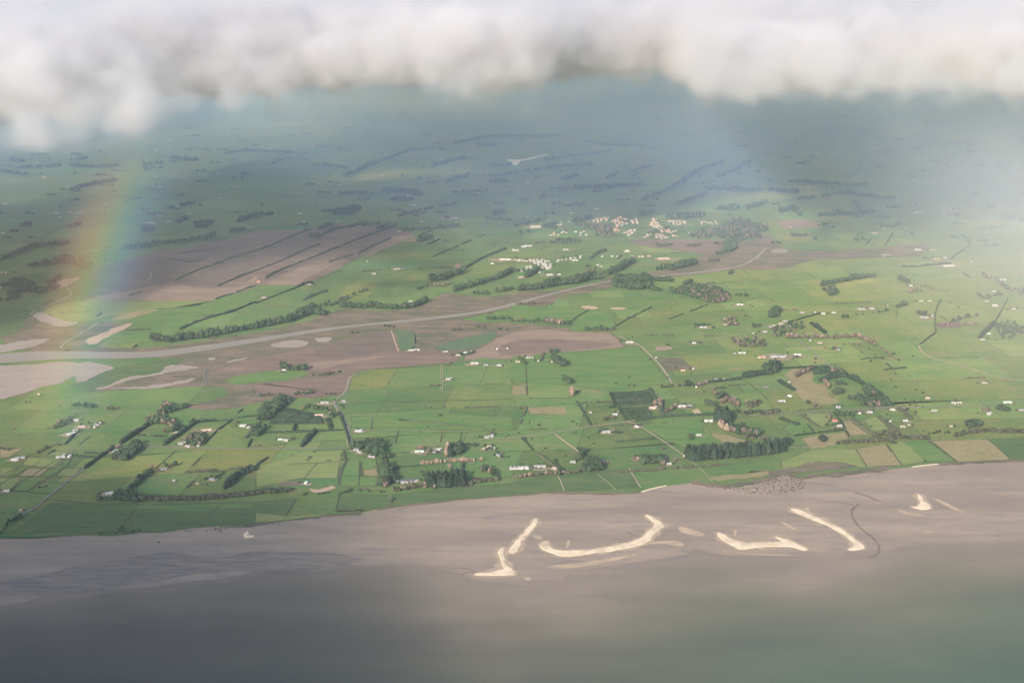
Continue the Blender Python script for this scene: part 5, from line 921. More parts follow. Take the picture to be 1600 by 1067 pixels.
def house_parts(kind, roof, wall, L, W):
    key = (kind, roof, wall, L, W)
    if key in HM: return HM[key]
    out = []
    if kind == 'house':
        out.append(('wall', mesh('wall', join([boxm(0, 0, L, W, 0, 2.7), boxm(L * .22, -W * .55, W * .7, W * .5, 0, 2.69)]), WALLS[wall])))
        out.append(('roof', mesh('roof', gable(0, 0, L, W, 2.75, W * .24, hip=1.5 if wall else 0), ROOFS[roof])))
        out.append(('porch_roof', mesh('porch_roof', gable(L * .22, -W * .42, W * .8, W * .7, 2.78, W * .2, ax=1), ROOFS[roof])))
        out.append(('chimney', mesh('chimney', boxm(-L * .2, 0.6, .9, .9, 2.8, 2.8 + W * .24 + 1.0), WALLS[2])))
        out.append(('door', mesh('door', boxm(-L * .05, -W / 2 - .03, 1.1, .1, 0, 2.1), DOOR)))
        for x in (-L * .36, -L * .2): out.append(('window', mesh('window', boxm(x, -W / 2 - .03, 1.6, .1, .9, 2.1), GLASS)))
    elif kind == 'shed':
        out.append(('wall', mesh('wall', boxm(0, 0, L, W, 0, 3.6), WALLS[wall])))
        out.append(('roof', mesh('roof', gable(0, 0, L, W, 3.62, W * .16, ov=.3), ROOFS[roof])))
        out.append(('door', mesh('door', boxm(0, -W / 2 - .04, min(5, L * .3), .1, 0, 3.1), DOOR)))
    elif kind == 'glasshouse':
        n = max(2, int(L / 9))
        out.append(('wall', mesh('wall', boxm(0, 0, L, W, 0, 2.6), WALLS[0])))
        for i in range(n): out.append(('roof', mesh('roof', gable(-L / 2 + (i + .5) * L / n, 0, W, L / n - .6, 2.65, 2.2, ax=1, ov=.1), ROOFS[roof])))
    HM[key] = out
    return out
CATS = {'house': 'house', 'shed': 'shed', 'glasshouse': 'glasshouse'}
def building(kind, x, y, roof, L, W, rot, label, group=None, wall=0):
    e = bpy.data.objects.new({'house': 'house', 'shed': 'farm_shed', 'glasshouse': 'glasshouse'}[kind], None); COL.objects.link(e); e.location = (x, y, Z_LAND + .4); e.rotation_euler = (0, 0, R(rot)); e.empty_display_size = 3
    tag(e, label, CATS[kind], group)
    if roof == 'w' and rnd.random() < .35 and not label.startswith(('bright', 'big', 'large', 'very')): roof = 'v'
    for nm, me in house_parts(kind, roof, wall, L, W): link(nm, me, e)
B_ = {'h': ('house', 12, 8), 'H': ('house', 17, 10), 's': ('shed', 12, 7), 'S': ('shed', 22, 9), 'k': ('shed', 6, 5), 'x': ('glasshouse', 48, 12), 'X': ('shed', 44, 13)}
YARDS = []
def put(s):
    for ln in s.strip().splitlines():
        loc, kd, roof, rot, lab = [q.strip() for q in ln.split('|')]
        x, y = pts(loc)[0]; k, L, W = B_[kd]; YARDS.append((x, y, L)); building(k, x, y, roof, L, W, float(rot), lab, None, 1 if roof in 'tcpr' else 0)
put("""E 470,348|h|w|20|white cottage at the top of the slanting winter row
E 505,388|H|c|30|cream farmhouse, uppermost of the three roofs on the dark hedge
E 465,408|s|g|30|pale grey shed, middle one of the three roofs on the dark hedge
E 440,432|S|w|35|long white barn, lowest of the three roofs on the dark hedge
E 598,375|h|g|10|grey roofed house in the open farmyard on the near meadow
E 618,365|k|w|10|small white shed beside the grey roofed house in the open farmyard
E 585,390|k|w|80|tiny upright white hut in front of the open farmyard
E 1090,425|h|w|15|single white cottage between wood and tall shelter hedge
E 1032,470|k|c|40|tiny cream hut touching the tall shelter hedge
E 712,540|H|w|85|tall white house inside the dark grove by the lane
E 725,550|k|g|85|small grey lean-to beside the tall white house
E 430,570|s|w|85|white barn nearest the scalloped hedge
E 375,575|S|w|10|wide white barn behind the first dark hedge row
E 395,565|k|w|10|small white shed between the two white barns
E 92,592|H|w|10|white farmhouse at the corner of the small grid paddocks
E 125,580|S|g|20|long grey shed beside the corner farmhouse
E 42,785|h|w|10|small white farm at the bottom of the small grid
E 1115,492|h|w|20|white cottage at the lane end of the dark garden grove
E 1140,485|k|w|20|small white hut beside the cottage at the garden grove
E 1160,508|h|w|0|white cottage right on the straight road below the grove
E 1225,505|k|g|0|grey hut on the straight road under the grove
E 1280,410|S|p|15|long pink shed above the dark garden grove
E 1245,412|k|c|0|cream hut beside the long pink shed
E 1500,382|H|w|10|white farmhouse on the drive above the near field
E 1540,392|s|w|50|white shed leaning at the end of the drive
E 1010,650|s|g|25|grey cottage between two bushes in the near green field
E 815,745|k|w|10|tiny white hut next to the slanting row of trees
E 675,800|H|w|30|white roofed house almost hidden in trees near the shore
E 1308,712|h|g|10|grey house in the small garden of the near field
E 1220,740|k|p|10|pink hut among bushes in the near field
E 1075,722|k|w|0|lone white water tank in the near field
E 240,188|k|p|0|pinkish hut on the lit meadow beside the estuary mud
G 425,240|S|w|5|white barn where the road bends at the marsh edge
G 405,238|k|w|5|small white shed beside the barn at the road bend
G 540,230|h|g|10|grey house just beyond the road bend
G 390,318|S|p|0|long pink packing shed behind the orchard
G 460,298|k|w|20|small white shed behind the orchard by the road
G 150,468|s|n|0|pale green shed of the small farm under the crossing hedge
G 185,470|h|w|0|white house of the small farm under the crossing hedge
G 632,415|H|w|10|big white house standing open beside the road
G 655,410|s|g|80|grey end shed of the big white roadside house
G 618,530|h|w|20|first white cottage at the road end
G 640,545|s|w|-40|second white cottage at the road end, turned aslant
G 718,552|s|w|0|upper of two white roofs under the big grove
G 716,575|s|w|5|lower of two white roofs under the big grove
G 700,572|k|c|5|cream hut beside the two white roofs
G 1010,542|S|n|3|long pale green shed below the pinkish trees
G 1125,530|H|w|20|large white gabled house in the middle gardens
G 1100,545|k|g|20|grey porch hut beside the large gabled house
G 1440,450|S|w|30|long white shed slanting above the middle gardens
G 1460,438|k|g|30|grey hut at the top of the slanting white shed
G 1415,525|h|c|0|cream cottage in the middle gardens
G 1440,512|h|c|20|cream cottage with higher roof in the middle gardens
G 1470,522|k|w|80|small white hut right of the cream cottages
G 1500,565|s|g|-50|grey shed sliding down from the cream cottages
G 1185,95|s|w|5|white milking shed beside the parallel pale tracks
G 1205,88|k|w|20|small hut behind the milking shed
G 175,40|s|w|-40|white barn of the farm on the marsh edge
G 310,735|s|n|80|greenish tall shed at the ploughed plot
G 985,720|s|w|15|white house at the end of the glasshouses
G 905,735|k|w|5|first white bay in front of the dark shed roof
G 930,733|k|w|5|second white bay in front of the dark shed roof
G 955,731|k|w|5|third white bay in front of the dark shed roof
G 870,722|k|g|5|grey hut left of the dark shed roof, beside dark trees
H 485,300|k|w|0|small white shed among brown garden trees
H 635,312|h|w|20|white cottage beside the orchard garden
H 655,300|k|w|60|tiny white hut behind the orchard cottage
H 868,272|H|p|-5|pink roofed house behind the striped orchard
H 888,265|k|w|10|small white shed beside the pink roofed house
H 580,420|S|w|10|long white farmhouse below the gravel lane
H 560,424|k|g|0|grey end of the long white farmhouse
H 772,388|h|w|-30|white cottage on the lane below the orchard
H 1048,262|S|w|5|long white shed beside the riding yard
H 1095,258|h|g|20|grey house beyond the long white yard shed
H 1213,352|S|w|-5|bright white longhouse next to the tall dark pines
H 1235,345|k|g|0|grey hut between longhouse and pines
H 1153,440|s|n|5|pale green hut alone in the bright paddock
H 1262,97|s|w|5|white shed behind the dark hillside hedge
H 1307,95|k|w|5|smaller white hut behind the dark hillside hedge
H 1138,142|k|y|80|tiny yellow hut beside a round dark tree
H 1055,40|s|c|10|cream house behind the long lane
H 1122,28|k|w|60|white hut behind the long lane
H 75,645|S|w|0|white shed, right end of the low coastal glasshouses
H 95,640|k|g|5|grey hut at the end of the coastal glasshouses
H 180,635|S|w|10|long white building beyond the coastal glasshouses
H 150,632|s|g|5|grey shed before the long white coastal building
H 262,645|h|c|-20|cream cottage on the coastal track
H 375,605|h|w|20|white roofed cottage of the clay lane farm
H 468,598|h|w|60|white cottage in the middle of the clay lane farm
H 540,598|S|w|5|wide white shed over the round dark clump
H 775,582|h|p|10|pink roofed cottage beside the oblong clump
H 925,572|s|p|0|pink shed behind the oblong clump
H 968,618|s|w|0|white shed right of the oblong clump
H 1065,570|k|w|0|white hut at the corner of the long pine belt
I 92,230|s|w|0|white shed of the farm over the straight road
I 70,230|k|w|0|tiny white hut of the farm over the straight road
I 135,198|h|n|-30|pale green roofed house behind the white shed
I 130,112|k|w|0|white hut under the dark hilltop hedge
I 432,267|s|w|0|white house on the coast road below the valley trees
I 412,352|h|r|0|bright red roofed house in its own hedged paddock
I 442,382|s|w|0|white shed in front of the red roofed house
I 565,302|s|w|80|white upright barn beside the coast road
I 628,298|h|w|20|white house with dark garden on the coast road
I 768,283|h|w|0|white cottage above the second olive hedge
I 755,355|k|w|30|tiny white hut below the second olive hedge
I 848,352|s|w|-5|white shed at the foot of the third olive hedge
I 830,388|s|c|0|cream yard sheds near the third olive hedge
I 870,378|k|c|0|small cream hut in the yard near the olive hedge
I 985,212|s|p|0|pink shed above the coast road
I 1025,290|s|w|5|white hut in the lime field below the coast road
I 1145,240|h|w|0|white cottage on the coast road near the long bare patch
I 1180,240|s|c|0|cream shed beside the coast road cottage
I 1360,305|H|w|80|tall white gabled house on the coast road
I 1478,238|S|n|0|long pale green shed behind the coast road trees
I 1130,385|k|c|0|cream hut on the orange clay bank
I 1335,118|s|c|0|cream shed alone under the clay road
I 1570,285|s|g|0|grey shed at the far end of the coast road
D 260,805|k|w|0|white hut at the start of the pinkish winter row
D 318,820|s|c|0|cream shed beneath the pinkish winter row
D 430,860|h|g|0|grey house hidden in trees below the winter row
D 60,902|X|g|0|very long grey shed above the hilltop hedge
D 110,898|k|w|0|white end hut of the very long grey shed
D 182,892|S|w|-10|bent white shed beside the very long grey shed
D 105,685|h|w|40|white house at the top of the hamlet
D 50,712|S|c|20|cream barn in the hamlet
D 80,700|h|c|20|cream house behind the hamlet barn
D 135,715|k|w|0|small white shed in the hamlet
D 20,720|h|g|30|grey cottage at the hamlet edge
D 210,632|h|w|0|first white farm in the line above the hamlet
D 290,630|k|w|0|white hut in the line above the hamlet
D 340,638|h|w|0|second white farm in the line above the hamlet
D 405,633|s|w|0|third white farm in the line above the hamlet
D 578,610|S|g|0|grey long shed on the pale hill track
D 640,608|s|w|0|white house beside the grey long shed
D 738,588|k|c|0|cream hut on the pale hill track
D 880,466|h|w|0|white farm beside bare trees on the hill
D 945,560|s|w|0|first of two white sheds at the foot of the yellow slope
D 998,560|s|w|0|second of two white sheds at the foot of the yellow slope
D 962,660|S|g|0|wide grey shed beside dark trees on the lime hill
D 1015,650|k|w|80|tiny white hut touching the bent hedge
D 925,243|S|w|-5|far white barn above the bushy hedge
D 1008,245|k|w|0|first of three far white huts in a line
D 1032,244|s|w|0|middle one of three far white huts in a line
D 1056,245|k|w|0|last of three far white huts in a line
D 1040,300|S|t|0|far orange shed above the long white one
D 1092,293|s|w|0|far white hut beside the orange shed
D 1115,343|X|w|12|very long white shed at the end of the bushy hedge
D 1450,428|S|w|0|dim white shed in the rain veil
D 1395,500|h|w|-40|dim white house among rain veiled trees
D 1350,562|s|w|10|dim grey white shed in the rain veil
D 1400,588|H|w|10|dim broad white house in the rain veil
D 1515,610|s|w|0|dim white shed near the edge of the rain
D 1360,762|h|w|10|white house beside the dark veiled shelterbelt
D 1325,800|s|w|20|white shed at the foot of the veiled shelterbelt
D 1500,745|h|g|20|grey house in the veiled wood
D 1255,318|k|w|0|tiny white hut alone on the veiled slope
D 655,140|S|c|0|cream shed of the far farm rows
D 720,112|k|w|0|white hut of the far farm rows
D 850,108|k|w|0|white hut beyond the far farm rows
D 930,10|S|w|5|far white barns in the cloud shadow
D 910,18|s|w|20|smaller far barn in the cloud shadow
D 145,102|k|w|0|white hut in the bare pinkish field
C 1407,583|S|w|-5|bright white barn at the edge of the spreading wood
C 1000,484|h|w|20|white farmhouse inside the spreading wood
C 985,490|k|w|20|small white shed inside the spreading wood
C 1180,722|S|w|5|white roofed shed on the bright hill paddocks
C 1320,705|s|c|10|cream cottage, lowest of the clustered pink cottages
C 1345,690|h|p|20|pink cottage in the middle of its bare trees
C 1375,700|s|p|60|pink cottage at the side of the bare tree cluster
C 1320,670|h|p|0|pink cottage at the top of the bare tree cluster
C 1125,820|s|w|0|white shed on the pale hill track
C 725,815|S|w|5|bright white shed at the point of the reddish field
C 890,910|k|w|0|tiny white hut at the start of the long lane
C 1420,880|S|w|0|white sheds below the farm thicket
C 1375,885|k|w|0|small white hut below the farm thicket
C 1420,820|h|g|10|grey roof inside the farm thicket
C 1560,750|h|w|10|white roof at the hamlet end of the pale track
C 1490,760|k|w|0|tiny white hut on the pale hill track
C 1540,908|S|t|5|terracotta yard building under the hamlet
C 1055,990|s|p|10|pinkish cottage below the grey olive plot
C 1120,978|k|w|60|white hut below the grey olive plot
C 100,908|s|w|0|white cottage in the row below the reddish field
C 125,910|k|w|0|white hut beside the cottage below the reddish field
C 163,930|k|w|70|upright white hut below the reddish field
C 248,935|k|g|70|grey hut beside the leaning clump of trees
C 35,935|s|c|0|cream cottage at the start of the row below the reddish field
B 1350,945|S|w|0|wide white shed in the green field corner
B 1420,955|s|g|10|grey shed with dark trees in the green field corner
B 1500,958|h|w|10|white house with dark garden in the green field corner
B 955,865|h|w|20|white house beside the blue green crop
B 990,860|S|g|0|grey long shed beside the blue green crop
B 1172,872|s|w|0|white shed on the edge of the ploughed field
B 1250,895|s|c|-30|cream farmhouse in the red soil
B 1295,880|h|n|20|pale green roofed house in the red soil
B 1330,872|k|w|0|white hut in the red soil
B 1488,855|k|w|85|first upright white silo shed in the red field
B 1553,853|k|w|85|second upright white silo shed in the red field
B 175,988|s|w|0|white shed under the dark trees on the marsh edge
B 330,458|h|w|10|white cottage at the hedge end below the ploughed field
B 50,538|s|w|20|white farm on the meadow below the ploughed field
B 15,440|h|t|10|terracotta house at the corner of the pale soil
B 728,392|h|w|20|white cottage on the open green slope
B 870,362|S|w|10|white sheds on the open green slope
B 905,360|s|d|20|dark roofed house on the open green slope
B 685,315|k|w|0|tiny white hut above the open green slope
B 972,185|H|r|10|red roofed farmhouse at the tip of the ploughed field
B 1110,175|k|w|30|white hut at the short dark hedge
B 887,130|s|w|20|white shed at the back of the ploughed land
B 1058,125|h|c|10|cream cottage in the far garden row
B 1210,47|X|w|-5|far long white shed in the green sunlight edge
B 1020,72|k|w|0|far white hut beside the sunlight edge
B 955,563|h|w|20|white cottage hidden in the marsh edge grove
B 1460,328|h|w|0|white house at the village end of the shelterbelt
B 1540,303|X|w|-5|long white hall at the village entrance
C 232,398|S|w|8|white shed in the paddock below the village
C 290,396|h|w|10|white cottage in the paddock below the village
C 60,412|S|c|30|cream barn beside the dark clump under the village
C 332,242|S|w|-5|white shed between village and town
C 390,308|S|w|0|cream white shed at the end of the village street
C 937,298|X|c|0|long cream hall in the riverside field
C 797,285|S|t|0|terracotta shed in the riverside field
C 845,283|s|t|0|small terracotta house in the riverside field
C 740,285|s|p|20|pink house by the riverside field
C 22,247|S|w|15|white shed at the end of the village lane
C 90,222|X|w|25|long white factory on the village lane
C 145,103|X|w|10|longest white hall behind the village
V 910,1052|X|c|5|big cream hall behind the village road
E 130,905|k|c|0|tiny hut on the bare patch of the near shore field
""")
building('shed', *pts("G 940,722")[0], 'd', 40, 12, 10, 'long dark shed roof behind three white bays')
building('glasshouse', *pts("H 45,642")[0], 'w', 48, 12, 6, 'low white glasshouses by the orange coastal thicket')
V, Fc = [], []
for x, y, L in YARDS:
    if rnd.random() < .35: continue
    b = len(V); n = 11; cx, cy = x + rnd.uniform(-5, 5), y - rnd.uniform(2, 7)
    for q in range(n):
        a = q * 2 * math.pi / n; r_ = L * rnd.uniform(.6, 1.25); V.append((cx + math.cos(a) * r_ * 1.3, cy + math.sin(a) * r_ * .8, Z_LAND + 1.35))
    Fc.append(tuple(range(b, b + n)))
me = bpy.data.meshes.new('yards'); me.from_pydata(V, [], Fc); me.materials.append(mat('yard_gravel', (.20, .18, .10), (.28, .23, .15), .05, fine=.25)); tag(link('farm_yards', me), 'worn grass and gravel yards round the farm buildings', None, None, 'structure')
for x, y, L in YARDS:
    for q in range(rnd.choice((1, 2, 3, 5))):
        a = rnd.uniform(-.3, 3.4); plant(rnd.choice(('broadleaf', 'shrub', 'bare', 'shrub')), x + math.cos(a) * L * rnd.uniform(.8, 1.8), y + math.sin(a) * L * rnd.uniform(.8, 1.5), rnd.uniform(3.5, 7), 1, 'small garden tree close behind a farm building', 'garden trees of the farms')
grow()
# towns: houses nothing tells apart share their town's label
def town(s, gap, keep, roofs, label, group, cat_rot=15, L=(8, 11)):
    gap *= .72; P = pts(s); xs = [p[0] for p in P]; ys = [p[1] for p in P]; y = min(ys); n = 0
    while y < max(ys):
        x = min(xs)
        while x < max(xs):
            xx, yy = x + rnd.uniform(-.3, .3) * gap, y + rnd.uniform(-.3, .3) * gap
            if rnd.random() < keep and inside(xx, yy, P):
                building('house', xx, yy, rnd.choice(roofs), rnd.choice(L), rnd.choice((6, 7)), cat_rot + rnd.choice((0, 90)) + rnd.uniform(-12, 12), label, group, rnd.choice((0, 1))); n += 1
            x += gap
        y += gap * 1.15
town("J 0,690 120,690 270,680 400,690 500,720 500,790 420,820 380,810 330,760 250,720 0,710", 20, .9, 'wwwgc', 'small white roofed house packed in the dense village', 'houses of the dense white roofed village')
town("J 500,700 640,670 750,650 860,640 870,665 750,690 600,700 510,730", 26, .75, 'wwgc', 'white house strung along the end of the village street', 'houses along the village street end')
town("J 170,760 250,765 250,795 180,800", 22, .9, 'wwc', 'white house in the lower corner block of the village', 'houses in the lower corner block of the village')
town("J 280,790 350,800 340,860 290,850", 24, .8, 'cyw', 'cream house in the southern tip of the village', 'houses in the southern tip of the village')
town("J 0,820 60,810 180,790 180,830 60,850 0,860", 24, .5, 'wgg', 'grey white house on the front lane under the village', 'houses on the front lane of the village')
town("J 480,340 640,330 900,330 940,400 900,410 780,370 620,365 520,410 470,400", 26, .6, 'wwct', 'pale house in the row under the bare thicket', 'houses in the row under the bare thicket')
town("J 120,520 160,540 230,510 220,490", 24, .8, 'cwt', 'pale house on the lane climbing to the town', 'houses on the lane climbing to the town'); town("J 10,560 60,560 80,585 20,590", 24, .8, 'cw', 'cream house at the foot of the climbing lane', 'houses at the foot of the climbing lane')
town("J 960,205 1050,175 1190,160 1190,200 1060,225", 24, .9, 'cpct', 'cream house in the back row of the town', 'houses in the back row of the town')
town("J 1225,210 1330,150 1400,165 1400,230 1450,250 1300,280 1250,240", 22, .8, 'cptpw', 'terracotta and cream house in the old middle of the town', 'houses in the old middle of the town')
town("J 1440,200 1560,170 1581,230 1470,260", 22, .8, 'cpcw', 'cream house in the town block beside the middle', 'houses in the town block beside the middle')
town("J 1250,310 1310,300 1320,340 1260,335", 24, .8, 'ct', 'orange cream house below the middle of the town', 'houses below the middle of the town'); town("J 1380,350 1440,330 1500,300 1530,320 1450,400 1400,395", 22, .8, 'cpw', 'cream house on the slope under the town', 'houses on the slope under the town')
town("K 120,270 160,170 220,180 230,250 280,260 260,300 130,305", 21, .9, 'cccp', 'creamy yellow house in the tight block of the town', 'houses in the tight creamy block of the town'); town("K 350,190 420,200 560,210 550,255 430,260 360,225", 22, .85, 'cccp', 'creamy house in the far garden block of the town', 'houses in the far garden block of the town')
town("K 210,330 310,290 380,320 460,320 450,350 350,355 250,350", 23, .75, 'ptc', 'pink house in the middle front block of the town', 'houses in the middle front block of the town'); town("K 170,420 200,360 290,370 340,400 330,425 200,425", 20, .95, 'ctpw', 'cream house on the front edge of the town', 'houses on the front edge of the town')
town("K 50,410 60,370 130,370 135,410", 22, .95, 'tpc', 'terracotta house at the near corner of the town', 'houses at the near corner of the town'); town("K 370,420 375,375 450,375 450,400", 22, .95, 'rtp', 'red roofed house at the end of the town front', 'houses at the end of the town front')
town("K 700,210 770,215 960,220 940,260 800,260 710,240", 28, .6, 'cptc', 'cream house between the trees of the town wood', 'houses between the trees of the town wood'); town("K 590,330 640,330 640,355 600,355", 24, .9, 'wc', 'white house alone before the town wood', 'houses before the town wood')
town("K 880,280 1010,285 1010,305 890,300", 26, .7, 'tt', 'orange roofed house inside the town wood', 'orange houses inside the town wood')
town("J 1380,565 1470,570 1460,590 1390,590", 24, .9, 'w', 'white hut in the little line below the town', 'white huts in the little line below the town'); town("J 1040,740 1180,740 1180,770 1050,770", 28, .6, 'wgg', 'grey white house in the rough ground by the village', 'houses in the rough ground by the village'); town("J 1110,640 1320,640 1320,660 1120,665", 26, .6, 'wgn', 'small house along the garden row east of the shelterbelt', 'houses along the garden row by the shelterbelt')
town("J 200,270 380,258 385,290 210,310", 30, .5, 'wwg', 'white house beside the longest hall', 'houses beside the longest hall'); town("J 90,310 280,310 280,335 100,335", 30, .45, 'cpt', 'pinkish house in front of the longest hall', 'houses in front of the longest hall'); town("J 540,240 730,195 740,215 560,275", 40, .4, 'wc', 'white house scattered behind the thicket', 'houses scattered behind the thicket')
farx = "U 300,660 680,660 720,700 780,655 1075,625 1010,615 1280,680 1250,690 205,825 720,820 740,870 710,865 860,830 950,815 1085,870 1040,870 260,990 320,985 350,990 380,985 275,1010 490,950 740,1000 700,1035 1390,995 1170,835 690,870 540,930 W 1090,835 1230,832 1310,895 1095,990 1120,985 V 120,690 570,687 600,718 200,880 640,900 835,895 930,835 1350,750 1130,657 380,1030 500,1015 530,1012 1190,970 A 20,140 25,385 0,475 350,15 430,10 470,15 500,12 370,42 900,75 940,78 1040,70 575,75 740,60 975,30 590,248 B 270,18 290,72 510,70"
for x, y in pts(farx): building('shed', x, y, rnd.choice('wwgc'), rnd.choice((14, 20)), 8, rnd.uniform(-20, 30), 'tiny pale farm building far off on the shaded plain', 'far farm buildings on the shaded plain')
for i in range(110):
    px, py = rnd.uniform(0, 1600), rnd.triangular(135, 350, 230); x, y = ground(px, py)
    if mnoise.noise(Vector((x / 400, y / 400, 8))) > .0: building('shed', x, y, rnd.choice('wwgc'), rnd.choice((14, 20)), 9, rnd.uniform(-20, 30), 'tiny pale farm building far off on the shaded plain', 'far farm buildings on the shaded plain')
# ---------------------------------------------------------------- air: haze, clouds, rain
def vol_mat(name, color, density, aniso=0.0, attr=False):
    m = bpy.data.materials.new(name); m.use_nodes = True; t = m.node_tree; t.nodes.clear()
    o = t.nodes.new('ShaderNodeOutputMaterial')
    if attr:
        v = t.nodes.new('ShaderNodeVolumeScatter')
        v.inputs['Color'].default_value = color; v.inputs['Anisotropy'].default_value = aniso
        a = t.nodes.new('ShaderNodeAttribute'); a.attribute_name = 'density'
        k = t.nodes.new('ShaderNodeMath'); k.operation = 'MULTIPLY'; k.inputs[1].default_value = density
        t.links.new(a.outputs['Fac'], k.inputs[0]); t.links.new(k.outputs[0], v.inputs['Density'])
    else:
        v = t.nodes.new('ShaderNodeVolumePrincipled')
        v.inputs['Color'].default_value = color; v.inputs['Density'].default_value = density
        v.inputs['Anisotropy'].default_value = aniso
    t.links.new(v.outputs[0], o.inputs['Volume'])
    return m

def box_obj(name, x0, x1, y0, y1, z0, z1, m):
    me = bpy.data.meshes.new(name)
    vs = [(x, y, z) for z in (z0, z1) for y in (y0, y1) for x in (x0, x1)]
    me.from_pydata(vs, [], [(0, 2, 3, 1), (4, 5, 7, 6), (0, 1, 5, 4), (2, 6, 7, 3), (0, 4, 6, 2), (1, 3, 7, 5)])
    me.materials.append(m)
    o = bpy.data.objects.new(name, me); COL.objects.link(o)
    return o

class N:
    """tiny helper that writes math node chains in a geometry node tree"""
    def __init__(s, t): s.t = t
    def new(s, k): return s.t.nodes.new(k)
    def put(s, sock, v):
        if isinstance(v, (int, float)): sock.default_value = v
        elif isinstance(v, tuple): sock.default_value = v
        else: s.t.links.new(v, sock)
    def m(s, op, a, b=0.0, c=0.0, clamp=False):
        n = s.new('ShaderNodeMath'); n.operation = op; n.use_clamp = clamp
        s.put(n.inputs[0], a); s.put(n.inputs[1], b); s.put(n.inputs[2], c); return n.outputs[0]
    def noise(s, vec, scale, detail=3.0, rough=0.5):
        n = s.new('ShaderNodeTexNoise'); n.noise_dimensions = '3D'
        s.put(n.inputs['Vector'], vec); s.put(n.inputs['Scale'], scale); s.put(n.inputs['Detail'], detail); s.put(n.inputs['Roughness'], rough)
        return n.outputs[0]
    def curve(s, x, pts, x0, x1, y0, y1):
        """piecewise curve through pts, x in [x0,x1], y in [y0,y1]"""
        k = s.new('ShaderNodeFloatCurve'); c = k.mapping.curves[0]
        P = [((px - x0) / (x1 - x0), (py - y0) / (y1 - y0)) for px, py in pts]
        while len(c.points) < len(P): c.points.new(0.5, 0.5)
        for q, (a, b) in zip(c.points, P): q.location = (a, b)
        k.mapping.update()
        n = s.m('DIVIDE', s.m('SUBTRACT', x, x0), x1 - x0, clamp=True); s.put(k.inputs['Value'], n)
        return s.m('MULTIPLY_ADD', k.outputs[0], y1 - y0, y0)

def gn_volume(name, lo, hi, res, mat, field):
    g = bpy.data.node_groups.new(name, 'GeometryNodeTree')
    g.interface.new_socket('Geometry', in_out='INPUT', socket_type='NodeSocketGeometry')
    g.interface.new_socket('Geometry', in_out='OUTPUT', socket_type='NodeSocketGeometry')
    n = N(g); out = n.new('NodeGroupOutput')
    pos = n.new('GeometryNodeInputPosition'); sep = n.new('ShaderNodeSeparateXYZ'); g.links.new(pos.outputs[0], sep.inputs[0])
    vc = n.new('GeometryNodeVolumeCube')
    g.links.new(field(n, pos.outputs[0], sep.outputs[0], sep.outputs[1], sep.outputs[2]), vc.inputs['Density'])
    vc.inputs['Background'].default_value = 0.0
    vc.inputs['Min'].default_value = lo; vc.inputs['Max'].default_value = hi
    for a, r in zip('XYZ', res): vc.inputs['Resolution ' + a].default_value = r
    sm = n.new('GeometryNodeSetMaterial'); sm.inputs['Material'].default_value = mat
    g.links.new(vc.outputs[0], sm.inputs[0]); g.links.new(sm.outputs[0], out.inputs[0])
    me = bpy.data.meshes.new(name); me.materials.append(mat); o = bpy.data.objects.new(name, me); COL.objects.link(o)
    md = o.modifiers.new('field', 'NODES'); md.node_group = g
    return o

haze = box_obj('haze', -30000, 30000, -3000, 60000, -4, 600, vol_mat('haze_air', (0.72, 0.86, 1.0, 1), 4.2e-5, 0.0))
haze['kind'] = 'stuff'; haze['label'] = 'pale blue moist air over the plain'

